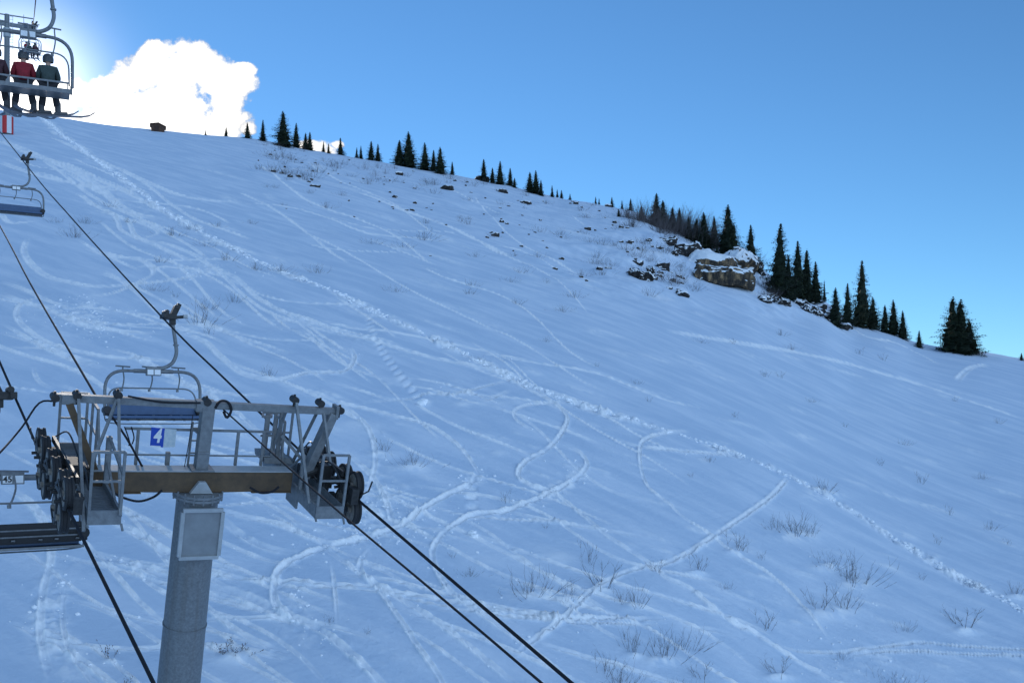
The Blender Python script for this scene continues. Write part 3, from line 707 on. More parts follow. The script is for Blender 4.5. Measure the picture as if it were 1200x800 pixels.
# ------------------------------------------------------------------ rocks
def rock_mesh(name, seed, dims, sub=4, blocky=.5, rough=.16, mt='dark_rock'):
    bm = bmesh.new(); bmesh.ops.create_cube(bm, size=2); bmesh.ops.subdivide_edges(bm, edges=bm.edges, cuts=2**sub-1, use_grid_fill=True)
    P_ = np.array([v.co[:] for v in bm.verts]); n = np.linalg.norm(P_, axis=1, keepdims=True)
    P_ = P_*blocky+P_/n*(1-blocky)*1.15
    q = P_*np.array(dims)/2; m_ = max(dims)
    k = seed*7.7
    for fr, am in ((1.6/m_*2, 1.0), (4/m_*2, .5), (9/m_*2, .3), (20/m_*2, .16)):
        for ax in range(3):
            a_, b_ = (ax+1) % 3, (ax+2) % 3
            q[:, ax] += rough*min(dims)*am*vnoise(q[:, a_]*fr+k+ax*31+q[:, ax]*fr*.4, q[:, b_]*fr+k*1.3+100)*1.6
    for v, c in zip(bm.verts, q): v.co = c
    me = bpy.data.meshes.new(name); bm.to_mesh(me); bm.free(); me.materials.append(M[mt])
    me.polygons.foreach_set('use_smooth', [True]*len(me.polygons))
    me.set_sharp_from_angle(angle=R(50))
    return me
def rock(px, py, wpx, hpx, label, group='rocks showing through the snow', seed=None, depth=1.0, sub=3, blocky=.5, sink=.25, name='rock', tilt=0, rough=.16, mt='dark_rock'):
    p = place(px, py); k = p.y/F; w, h = wpx*k, hpx*k
    me = rock_mesh(name, seed or random.randint(1, 999), (w, w*depth, h), sub, blocky, rough, mt)
    o = bpy.data.objects.new(name, me); COL.objects.link(o)
    o.location = (p.x, p.y+w*depth*.25, p.z+h*(.5-sink)); o.rotation_euler = (0, R(tilt), random.uniform(-.4, .4))
    tag(o, label, 'rock', group); return o
rock(851, 333, 72, 21, 'massive overhanging tan rock block with snow on top at the outcrop', seed=5, depth=.8, sub=5, blocky=.72, sink=.02, name='rock_outcrop', tilt=7, rough=.2, mt='rock')
rock(838, 317, 54, 27, 'snow covered rounded hump lying on top of the tan overhang', seed=9, depth=1.0, sub=4, blocky=.3, sink=.2, name='rock_outcrop', tilt=14, rough=.14, mt='snow_hump')
rock(868, 318, 34, 32, 'snow covered hump under the big conifer of the outcrop', seed=12, depth=1.0, sub=4, blocky=.3, sink=.2, name='rock_outcrop', tilt=20, rough=.14, mt='snow_hump')
rock(806, 303, 30, 17, 'dark rock with domed snow cap left of the big overhang', seed=6, depth=.9, sub=4, blocky=.55, sink=.1, tilt=-5, rough=.2)
rock(782, 289, 22, 10, 'dark jagged ledge under the brush above the snow capped rock', seed=7, depth=.7, sub=4, rough=.25)
rock(818, 320, 22, 9, 'thin dark ledge running down left of the overhang', seed=8, depth=.7, sub=3, rough=.25, tilt=-25)
rock(776, 310, 16, 9, 'brown squarish rock left of the snow capped rock', seed=9, sub=3, rough=.2)
rock(791, 306, 8, 6, 'small dark rock between the brown rock and the snow capped rock', seed=10, sub=3, rough=.2)
rock(752, 330, 24, 13, 'dark broken rock at the lower left end of the outcrop', seed=11, sub=4, rough=.3, tilt=15)
rock(762, 322, 10, 16, 'upright dark rock beside the broken rock at the outcrop left end', seed=13, sub=3, rough=.3)
rock(746, 306, 14, 5, 'low dark rock at the left edge of the outcrop bushes', seed=14, sub=3, rough=.3)
rock(800, 349, 13, 8, 'single dark boulder on clean snow below the outcrop', seed=15, sub=3, rough=.25)
rock(889, 322, 13, 18, 'grey rock end at the right foot of the overhang', seed=21, sub=3, rough=.25)
rock(896, 356, 17, 9, 'dark rocks under the first trees right of the overhang', seed=16, sub=3, rough=.35)
rock(917, 361, 19, 9, 'dark rock band below the tall conifer clump', seed=17, sub=4, rough=.35, tilt=20)
rock(905, 352, 10, 7, 'small rock left of the band under the tall conifers', seed=27, sub=3, rough=.35)
rock(938, 361, 14, 8, 'dark rock in the middle of the broken band under the tall conifers', seed=18, sub=3, rough=.35)
rock(952, 369, 18, 10, 'largest dark rock at the right end of the broken band', seed=19, sub=4, rough=.35, tilt=15)
rock(963, 361, 12, 6, 'small dark rock above the right end of the broken band', seed=20, sub=3, rough=.3)
rock(968, 372, 10, 6, 'small rock at the lower right of the broken band', seed=23, sub=3, rough=.3)
rock(988, 383, 18, 7, 'dark rock under the clump with the open branched conifer', seed=24, sub=3, rough=.3)
rock(1003, 379, 12, 7, 'snowy rock beside the trunk of the open branched conifer', seed=25, sub=3, rough=.2)
rock(564, 211, 17, 6, 'flat snow capped slab on the mid ridge', seed=31, sub=3, rough=.15)
rock(524, 223, 14, 6, 'dark oval rock below the five tree clump', seed=32, sub=3, rough=.2)
rock(588, 225, 12, 5, 'dark flat rock below the clump above the slab', seed=33, sub=3, rough=.2)
rock(616, 238, 12, 5, 'dark flat rock lower left of the tight ridge clump', seed=34, sub=3, rough=.2)
for px, py, w in ((366,219,5),(372,220,7),(362,214,4),(468,206,8),(463,232,6),(457,227,3),(483,247,5),(486,238,5),(675,241,6),(689,270,7),(580,275,9),(576,272,4),(588,261,5),(594,263,4),(658,303,6),(650,314,6),(703,318,7),(681,327,5),(687,330,4),(713,244,7),(350,207,5),(330,203,5),(633,260,3),(571,277,4),(671,238,3),(641,288,3),(720,262,5),(728,268,6),(760,308,6),(320,201,5),(340,208,6)):
    rock(px, py, w, w*.6, 'small dark stone poking out of the upper slope snow', 'small stones on the upper slope', sub=2, rough=.25, depth=.8)

_rr = random.Random(5)
for _ in range(46):
    a_, q_ = _rr.gauss(0, 1), _rr.gauss(0, 1); px, py = 768+a_*26, 312+a_*9+q_*10
    if py > float(Rc(px))+10 and not (800 < px < 892 and py < 340): rock(px, py, _rr.uniform(3, 8), _rr.uniform(2, 4.5), 'small dark stone among the scrub left of the outcrop', 'small stones by the outcrop', sub=2, rough=.3)
for _ in range(26):
    px = _rr.uniform(890, 975); py = float(Rc(px))+_rr.uniform(4, 20); rock(px, py, _rr.uniform(3, 8), _rr.uniform(2, 4.5), 'small dark stone in the broken band under the tall conifers', 'small stones under the tall conifers', sub=2, rough=.3)
for _ in range(70):
    px = _rr.uniform(300, 730); py = float(Rc(px))+4+abs(_rr.gauss(0, 38)); rock(px, py, _rr.uniform(1.5, 4), _rr.uniform(1, 2.2), 'small dark stone poking out of the upper slope snow', 'small stones on the upper slope', sub=1, rough=.25)
# wooden hut on the skyline
p = place(185, 154.5)
hut = empty('wooden_hut', (p.x, p.y, p.z)); tag(hut, 'small dark brown wooden hut standing on the skyline before the cloud', 'hut'); hut.rotation_euler = (0, R(3), R(20))
m = MB(); m.prism([(-.95, -.3), (.85, -.3), (1.0, .62), (0, 1.0), (-1.05, .75)], -.9, .9); m.build('wall', M['wood'], hut)
m = MB(); m.bar((-1.2, 0, .77), (.02, 0, 1.07), 2.1, .07); m.bar((.02, 0, 1.07), (1.15, 0, .62), 2.1, .07); m.build('roof', M['wood'], hut)
m = MB(); m.box((-.2, -.93, .15), (.6, .05, .9)); m.build('door', mat('dark_door_wood', (.05, .028, .02), .9), hut)

# ------------------------------------------------------------------ lift tower four
def rotm(psi, lean=0, roll=0):
    ex = Vector((math.cos(psi), math.sin(psi), 0)); ey = Vector((-math.sin(psi), math.cos(psi), 0)); ez = Vector((0, 0, 1))
    base = Matrix((ex, ey, ez)).transposed()
    return base @ Matrix.Rotation(lean, 3, 'X') @ Matrix.Rotation(roll, 3, 'Y')
O1 = at(232, 578, 19.0)
LEAN = math.atan(.28)
R1 = rotm(PSI1, LEAN, R(1.6)); T1 = Matrix.Translation(O1) @ R1.to_4x4()
T1i = T1.inverted()
def L(px, py, yl=0.0):
    """tower-local point on the plane y=yl seen at a photo pixel"""
    a = T1i @ Vector((0, 0, 0)); d = (T1i.to_3x3() @ at(px, py, 1.0))
    t = (yl-a.y)/d.y; q = a+d*t
    return Vector((q.x, yl, q.z))
tw = empty('lift_tower', mat=T1)
tag(tw, 'grey galvanised chairlift pylon numbered 4 with brown crossbeam and catwalks', 'lift tower')
def twp(mb, name, mt, parent=None, **k):
    o = mb.build(name, mt, parent or tw, **k); return o
# column down to the ground
dn = R1 @ Vector((0, 0, -1)); s_ = 0
while True:
    q = O1+dn*s_
    if q.z < float(height(q.x, q.y))-.4 or s_ > 30: break
    s_ += .1
m = MB(); m.lathe((0, 0, 0), (0, 0, -1), [(.04, .375), (s_*.5, .405), (s_, .44)], 40)
for z_ in (2.6, 5.4): m.lathe((0, 0, -z_), (0, 0, -1), [(0, .375+z_*.007), (.0, .392+z_*.007), (.03, .392+z_*.007), (.03, .375+z_*.007)], 40)
column = twp(m, 'column', M['galv_col'], smooth=True)
m = MB(); m.lathe((0, 0, 0), (0, 0, -1), [(0, .0), (0, .45), (.05, .45), (.05, .36)], 40); m.lathe((0, 0, 0), (0, 0, 1), [(.01, .0), (.01, .45), (.06, .45), (.06, 0)], 40)
for k in range(16):
    a = k*math.pi/8; m.cyl((math.cos(a)*.435, math.sin(a)*.435, -.09), (math.cos(a)*.435, math.sin(a)*.435, .1), .018, n=6)
twp(m, 'flange', M['galv'], smooth=True)
# beam
zb = L(236, 553, -.16).z; xl, xr = L(106, 560, -.16).x, L(343, 560, -.16).x
zl = L(150, 577, -.16).z
m = MB(); m.prism([(xl, zb), (xr, zb), (xr, zl), (.95, zl), (.45, .07), (-.45, .07), (-1.05, zl), (xl, zl)], -.15, .15)
m.box(((xl-1.05)/2, 0, zl-.012), (-1.05-xl, .36, .02)); m.box(((xr+.95)/2, 0, zl-.012), (xr-.95, .36, .02))
beam = twp(m, 'crossbeam', M['brown'], bevel=.008)
m = MB(); m.box(((xl+xr)/2, 0, zb+.014), (xr-xl+.02, .34, .022)); twp(m, 'deck_plate', M['galv_pale'])
m = MB(); m.prism([(-.21, .075), (.21, .075), (.06, .30), (-.06, .30)], -.24, -.155); twp(m, 'gusset', M['galv_pale'])
# framed panel on the column
m = MB(); yp = -.47; a, b_, c_, d_ = L(212, 598, yp), L(257, 598, yp), L(250, 655, yp), L(207, 654, yp)
x0, x1 = (a.x+d_.x)/2, (b_.x+c_.x)/2; z1, z0 = a.z, d_.z
x0, x1 = -.36, .36
pn = twp((lambda q: (q.box(((x0+x1)/2, yp+.01, (z0+z1)/2), (x1-x0-.06, .02, z1-z0-.06)), q)[1])(MB()), 'notice_panel', M['pane'])
f_ = MB()
for q in (((x0+x1)/2, z1, x1-x0, .07), ((x0+x1)/2, z0, x1-x0, .07), (x0, (z0+z1)/2, .07, z1-z0-.07), (x1, (z0+z1)/2, .07, z1-z0-.07)): f_.box((q[0], yp-.005, q[1]), (q[2], .06, q[3]))
twp(f_, 'panel_frame', M['galv_pale'], pn, bevel=.004)
f_ = MB()
for xx in (-.3, .3):
    for zz in (z0+.15, z1-.15): f_.box((xx, yp+.14, zz), (.05, .22, .05))
twp(f_, 'bracket', M['galv'], pn)
# mast and top bar
ml, mt_ = L(236, 553), L(242, 476)
m = MB(); m.bar((0, 0, zb+.02), (.02, 0, mt_.z), .22, .22); m.box((0, 0, zb+.03), (.42, .42, .03)); m.box((.0, -.12, zb+.35), (.225, .02, .03))
twp(m, 'mast', M['galv'], bevel=.006)
A, C_ = L(64, 465, 0), L(396, 482, 0); mid = L(240, 475, 0)
m = MB(); m.bar(A, C_, .13, .13); m.box(mid, (.34, .2, .2)); m.box(L(80, 467), (.22, .18, .17)); m.box(L(393, 482), (.06, .26, .26))
twp(m, 'top_bar', M['galv'], bevel=.006)
for px, py in ((64, 465), (90, 463), (138, 462), (242, 470), (345, 468), (375, 472), (398, 480)):
    m = MB(); c = L(px, py, -.02); m.lathe(c-Vector((0, .1, 0)), (0, 1, 0), [(0, 0), (0, .07), (.2, .07), (.2, 0)], 14); m.cyl(c+Vector((0, 0, -.16)), c+Vector((0, 0, .1)), .022, n=8)
    twp(m, 'shackle', M['dark_metal'], smooth=True)
# leaning end struts
m = MB(); m.bar(L(81, 472), L(115, 562, -.02), .22, .12); m.bar(L(81, 472, .1), L(115, 562, .1), .26, .02); twp(m, 'strut', M['brown'])
m = MB(); m.bar(L(390, 484), L(356, 558, 0), .24, .16); twp(m, 'strut', M['galv'], bevel=.008)
# sheave trains
def wheel(parent, c, r=.27, th=.13):
    w = MB(); w.mi = 0
    w.lathe(c-Vector((th/2, 0, 0)), (1, 0, 0), [(0, 0), (0, r*.82), (.02, r*.82)], 28); w.lathe(c+Vector((th/2, 0, 0)), (-1, 0, 0), [(0, 0), (0, r*.82), (.02, r*.82)], 28)
    w.lathe(c-Vector((th/2+.05, 0, 0)), (1, 0, 0), [(0, 0), (0, .055), (th+.1, .055), (th+.1, 0)], 12)
    w.mi = 1; w.lathe(c-Vector((th/2, 0, 0)), (1, 0, 0), [(.0, r*.8), (-.01, r*.84), (0, r), (.03, r), (.045, r*.92), (th-.045, r*.92), (th-.03, r), (th, r), (th+.01, r*.84), (th, r*.8)], 28)
    return w.build('sheave', [M['wheel'], M['rubber']], parent, smooth=True)
def train(x, ys_up, ys_dn, zr, side, slope, name='sheave_train'):
    m = MB(); ya, yb = min(ys_up+ys_dn), max(ys_up+ys_dn)
    def mainz(y): return zr+slope*y+.012*y*y
    # side plates linking wheels in pairs
    for ys, dz in ((ys_up, .24), (ys_dn, -.24)):
        for i in range(0, len(ys)-1, 2):
            a, b = ys[i], ys[i+1]
            for sx in (-.11, .11):
                if sx*side < 0 or dz > 0: m.bar((x+sx, a, mainz(a)+dz), (x+sx, b, mainz(b)+dz), .02, .07)
                c = (a+b)/2; m.bar((x+sx, a, mainz(a)+dz), (x+sx, c, mainz(c)+dz*1.6), .02, .06); m.bar((x+sx, b, mainz(b)+dz), (x+sx, c, mainz(c)+dz*1.6), .02, .06)
        if len(ys) >= 4:
            c1, c2 = (ys[0]+ys[1])/2, (ys[-2]+ys[-1])/2
            sx = -side*.17; m.bar((x+sx, c1, mainz(c1)+dz*1.6), (x+sx, c2, mainz(c2)+dz*1.6), .05, .11)
    xi = x-side*.75
    m.cyl((x-side*.1, -.05, zr+.35), (xi, -.05, zr+.1), .09, n=12); m.box((x-side*.3, -.05, zr+.25), (.22, .5, .3)); m.box((x-side*.45, .35, zr+.1), (.25, .4, .2))
    for k in range(9):   # clutter of bolts, springs and cables
        y = ya+(yb-ya)*(k+.5)/9; m.box((x-side*.2, y, mainz(y)+random.uniform(-.2, .35)), (.1, .12, .14))
        m.cyl((x-side*.28, y, mainz(y)+.1), (x+side*.17, y, mainz(y)+.1+random.uniform(-.1, .1)), .03, n=8)
    m.tube(spline([(x-side*.3, ya, mainz(ya)+.3), (x-side*.35, ya*.5, zr+.55), (x-side*.4, 0, zr+.4), (x-side*.33, yb*.5, zr+.62), (x-side*.25, yb, mainz(yb)+.35)], 6), .016, 6)
    for y, sg in ((ya-.2, -1), (yb+.2, 1)):   # rope catchers
        m.tube([(x, y, mainz(y)+.1), (x+side*.12, y+sg*.1, mainz(y)+.22), (x+side*.16, y+sg*.12, mainz(y)+.42)], .016, 6)
        m.box((x-side*.12, y-sg*.02, mainz(y)+.1), (.14, .2, .3))
    o = m.build(name, M['dark_metal'], tw)
    for y in ys_up: wheel(o, Vector((x, y, mainz(y)+.235)))
    for y in ys_dn: wheel(o, Vector((x, y, mainz(y)-.245)))
    return o
_a, _b = L(44, 528, 2.3), L(80, 601, -1.9); XL = (_a.x+_b.x)/2; SL_ = (_a.z-_b.z)/4.2; ZRL = _b.z+SL_*1.9
_c, _d = L(377, 548, .9), L(410, 583, -1.1); XR = (_c.x+_d.x)/2; SR_ = (_c.z-_d.z)/2.0; ZRR = _d.z+SR_*1.1
print('TRAIN', _a, _b, _c, _d, SL_, SR_)
trL = train(XL, [-1.7, -1.12, -.2, .38, 1.3, 1.88], [-1.4, -.8, .7, 1.3], ZRL, -1, SL_)
trR = train(XR, [-1.1, -.55, .35, .9], [-1.15, -.6, .6, 1.15], ZRR, 1, SR_)
# catwalks with railings
def catwalk(xa, xb, y0, y1, z0, name='catwalk'):
    m = MB()
    for x in (xa, xb): m.box((x, (y0+y1)/2, z0), (.04, y1-y0, .24))
    for y in (y0, y1): m.box(((xa+xb)/2, y, z0), (xb-xa+.04, .04, .24))
    yy = y0+.1
    while yy < y1: m.box(((xa+xb)/2, yy, z0-.02), (xb-xa, .03, .05)); yy += .085 if yy > y0+.5 else .085
    m.tube([(xb+.02, y0-.03, z0-.1), (xb+.05, y0-.05, z0-.22)], .02, 6); m.tube([(xa-.02, y0-.03, z0-.1), (xa, y0-.04, z0-.16)], .02, 6)
    for sx in (xa, xb):
        m.prism([(sx-.02, z0-.12), (sx+.02, z0-.12), (sx+.02, z0-.3), (sx-.02, z0-.3)], -.3, .3)
    c = m.build(name, M['galv'], tw)
    r = MB(); h = .98; zt = z0+.12
    def post(x, y, hh=h): r.bar((x, y, zt), (x, y, zt+hh), .045)
    for y in (y0, y1):
        for x in (xa, xb): post(x, y)
        r.bar((xa, y, zt+h), (xb, y, zt+h), .04); r.bar((xa, y, zt+h*.5), (xb, y, zt+h*.5), .035)
    return c, r, zt, h
xa, xb = L(104, 600, -1.75).x, L(141, 600, -1.75).x; zc = L(120, 606, -1.75).z
c, r, zt, h = catwalk(xa, xb, -1.75, 2.1, zc)
for y in (.9, 1.5): r.bar((xb, y, zt), (xb, y, zt+h), .045)
r.bar((xb, .9, zt+h), (xb, 2.1, zt+h), .045); r.bar((xb, .9, zt+h*.5), (xb, 2.1, zt+h*.5), .035); r.bar((xb, .35, zt), (xb, .9, zt+h), .035)
r.bar((xb, -.35, zt), (xb, -.35, zt+h*.85), .09); r.bar((xb, -.35, zt+h*.85), (xb, -1.75, zt+h*.6), .04); r.bar((xb, -.35, zt+h*.4), (xb, -1.2, zt), .04)
r.build('railing', M['galv'], c)
xa, xb = L(371, 600, -1.35).x, L(401, 600, -1.35).x; zc = L(386, 600, -1.35).z
c, r, zt, h = catwalk(xa, xb, -1.35, 1.9, zc)
for y in (.9, 1.4): r.bar((xa, y, zt), (xa, y, zt+h), .045)
r.bar((xa, .9, zt+h), (xa, 1.9, zt+h), .045); r.bar((xa, .9, zt+h*.5), (xa, 1.9, zt+h*.5), .035)
r.bar((xa, -.35, zt), (xa, -.35, zt+h*.7), .06); r.bar((xa, -.35, zt+h*.7), (xa, .6, zt), .035)
r.build('railing', M['galv'], c)
m = MB(); m.prism([(L(305, 552, .5).x, zb+.03), (L(338, 552, .5).x, zb+.03), (L(335, 540, .5).x, zb+.15), (L(305, 540, .5).x, zb+.15)], .3, .95)
twp(m, 'step_platform', M['galv'])
# tie rods
def rod(p, q, y1=0, y2=0, w=.045):
    m = MB(); m.bar(L(*p, y1), L(*q, y2), w); return twp(m, 'tie_rod', M['galv'])
rod((92, 466), (98, 622), -.08, -1.85, .05); rod((138, 466), (109, 540), -.08, -.9); rod((139, 466), (141, 604), -.08, -1.85, .05)
rod((347, 470), (362, 590), -.08, -1.2, .05); rod((337, 476), (316, 535), .06, .5); rod((374, 478), (341, 545), .06, .6); rod((330, 510), (372, 560), .3, 0, .05)
rod((379, 484), (387, 545), -.05, -.4, .05); rod((331, 512), (331, 552), .3, .3, .04)
# walkway railing on the beam
m = MB(); yb_ = .34
z_t, z_m, z_b = L(200, 503, yb_).z, L(200, 533, yb_).z, L(200, 551, yb_).z
xa, xb = L(146, 520, yb_).x, L(318, 520, yb_).x
m.tube([(xa, yb_, z_t), (xb, yb_, z_t)], .026, 8); m.tube([(xa, yb_, z_m), (xb, yb_, z_m)], .018, 8); m.bar((xa, yb_, z_b), (xb, yb_, z_b), .05)
for px in (160, 197, 277, 307): x = L(px, 530, yb_).x; m.bar((x, yb_, zb-.02), (x, yb_, z_t if px != 197 else z_m+.06), .05 if px != 197 else .075)
for px in (308, 318):
    for yy in (.42, 1.05): x = L(px, 530, yy).x; m.bar((x, yy, zb+.05), (x, yy, z_t+.28), .05)
a = L(308, 488, .42); b_ = L(318, 488, 1.05)
m.bar((a.x, .42, z_t+.28), (L(308, 488, 1.05).x, 1.05, z_t+.28), .045); m.bar((L(318, 488, .42).x, .42, z_t+.28), (b_.x, 1.05, z_t+.28), .045); m.bar((a.x, .42, z_t+.28), (L(318, 488, .42).x, .42, z_t+.28), .045); m.bar((a.x, .42, z_t-.1), (L(330, 488, .42).x, .42, z_t-.1), .035)
m.bar((L(330, 488, .42).x, .42, zb), (L(330, 488, .42).x, .42, z_t+.4), .07); m.bar((a.x, .42, z_t+.36), (L(330, 488, .42).x, .42, z_t+.36), .035)
twp(m, 'walkway_railing', M['galv'])
# ladder
m = MB(); y_ = .16
for a, b_ in (((219, 553), (226, 494)), ((232, 553), (238, 505))): m.bar(L(*a, y_), L(*b_, y_), .035)
for k in range(4): m.bar(L(220+1.9*k, 545-14.5*k, y_), L(234+1.4*k, 545-14.5*k, y_), .025)
m.bar(L(226, 502, y_), L(237, 512, -.1), .03); twp(m, 'ladder', M['galv'])
# number sign
yS = .29; a, b_, c_, d_ = L(177.5, 500.5, yS), L(193, 502, yS), L(191, 524, yS), L(176, 522, yS)
def quad(name, P4, th, mt, parent):
    m = MB(); P4 = [Vector(p) for p in P4]; m.add(P4+[p+Vector((0, th, 0)) for p in P4], [(0, 1, 2, 3), (7, 6, 5, 4), (0, 4, 5, 1), (1, 5, 6, 2), (2, 6, 7, 3), (3, 7, 4, 0)])
    return m.build(name, mt, parent)
sg = quad('number_sign', (a, b_, c_, d_), .012, M['sign_blue'], tw); sg['label'] = 'blue sign with white number 4'
quad('sign_panel', (b_+Vector((.005, 0, 0)), L(207, 503, yS), L(205, 523.5, yS), c_+Vector((.005, 0, 0))), .012, M['sign_pale'], tw)
def text(s, size, name, mt, parent, mw, bold=.0, shear=0, ext=.003):
    cu = bpy.data.curves.new(name, 'FONT'); cu.body = s; cu.size = size; cu.align_x = 'CENTER'; cu.align_y = 'CENTER'; cu.offset = bold; cu.shear = shear; cu.extrude = ext
    tmp = bpy.data.objects.new('tmp', cu); COL.objects.link(tmp); dg = bpy.context.evaluated_depsgraph_get()
    me = bpy.data.meshes.new_from_object(tmp.evaluated_get(dg)); bpy.data.objects.remove(tmp)
    me.name = name; me.materials.clear(); me.materials.append(mt)
    o = bpy.data.objects.new(name, me); COL.objects.link(o); o.parent = parent; o.matrix_local = mw; return o
ctr4 = (a+b_+c_+d_)/4
zr_ = Matrix.Rotation(R(90), 4, 'X')
text('4', .36, 'numeral', M['white_plate'], sg, Matrix.Translation(ctr4+Vector((-.005, -.008, .02))) @ zr_ @ Matrix.Diagonal((.72, 1, 1, 1)), .012, .15)
m = MB(); e = .004
m.bar(ctr4+Vector((-.10, -e, -.165)), ctr4+Vector((.07, -e, -.175)), .006, .02); m.build('underline', M['white_plate'], sg)
# hanging wires and hoses
def hose(pts, r, name='cable', y=-.35, mt='rope'):
    m = MB(); m.tube(spline([L(p[0], p[1], p[2] if len(p) > 2 else y) for p in pts], 6), r, 7); return twp(m, name, M[mt], smooth=True)
hose([(128, 575), (145, 583), (163, 587), (180, 582), (190, 574)], .022); hose([(293, 571), (305, 577), (318, 576), (327, 570)], .022)
hose([(252, 478, -.1), (258, 470, -.1), (267, 471, -.1), (271, 480, -.1), (266, 489, -.1), (262, 482, -.1)], .025)
hose([(146, 500, .3), (149, 508, .3), (152, 518, .3), (151, 522, .3)], .012); hose([(154, 500, .3), (157, 512, .3), (155, 520, .3)], .012)
hose([(130, 486, .1), (150, 516, .1), (168, 549, .1)], .02); hose([(226, 486, .1), (221, 520, .1), (215, 553, .1)], .008)
hose([(166, 545, .2), (168, 552, .2), (172, 550, .2)], .03)
hose([(150, 464, -.1), (190, 471, -.1), (235, 472, -.1)], .018)

# ------------------------------------------------------------------ ropes
def rope(name, pts, r, label, n=10, cat='cable', group=None):
    m = MB(); m.tube(spline(pts, n), r, 8); o = m.build(name, M['rope'], smooth=True); return tag(o, label, cat, group)
def W1(x, y, z): return T1 @ Vector((x, y, z))
def zc_(z, y, left=False): return z+(SL_ if z == ZRL else SR_)*y+.012*y*y
d1 = Vector((-math.sin(PSI1), math.cos(PSI1), 0))
gR = at(190, 371.5, 30.5); gF = at(25, 186, 56.0)
lowR = at(670, 800, 13.1); endR = lowR+(lowR-W1(XR, -1.3, zc_(ZRR, -1.3)))*1.2
mid_up = gR.lerp(W1(XR, 1.5, zc_(ZRR, 1.5)), .5)-Vector((0, 0, .03))
rope('haul_rope', [endR, lowR, W1(XR, -1.3, zc_(ZRR, -1.3)), W1(XR, 0, ZRR), W1(XR, 1.4, zc_(ZRR, 1.4)), mid_up, gR, gR.lerp(gF, .5)-Vector((0, 0, .12)), gF, gF+(gF-gR)*1.5+Vector((0, 0, 1.2)), gF+(gF-gR)*3.2+Vector((0, 0, 5))], .026,
     'right steel haul rope of the numbered pylon, carrying the two empty chairs')
lowL = at(180, 800, 11.5); wl = W1(XL, 2.6, zc_(ZRL, 2.6)); gL = at(18, 466, 20.9)
dirL = (at(0, 425, 22.6)-gL)
rope('haul_rope', [lowL+(lowL-W1(XL, -2.2, zc_(ZRL, -2.2)))*1.3, lowL, W1(XL, -2.1, zc_(ZRL, -2.1)), W1(XL, 0, ZRL), W1(XL, 2.4, zc_(ZRL, 2.4)), gL, at(0, 425, 22.6), gL+dirL*12, gL+dirL*30], .026,
     'left steel haul rope of the numbered pylon, gripped by the chair at the left edge')
a = L(262, 480, -.1); cs0 = T1 @ a
q = at(635, 800, 9.6); rope('signal_cable', [cs0, cs0.lerp(q, .5)-Vector((0, 0, .04)), q, q+(q-cs0)*1.2], .014, 'black signal cable running down right from the middle of the top bar')
a = T1 @ L(113, 465, 0); q = at(0, 265, 37.0); rope('signal_cable', [a, a.lerp(q, .5)-Vector((0, 0, .10)), q, q+(q-a)*1.5], .022, 'thin dark cable running up left from the top bar to the left edge')
a = T1 @ L(66, 470, 0); b_ = T1 @ L(46, 472, 0); q = at(-30, 558, 14.5); rope('signal_cable', [a, b_, at(26, 500, 17), at(0, 530, 15.6), q], .016, 'thin kinked cable hanging from the left end of the top bar', 4)

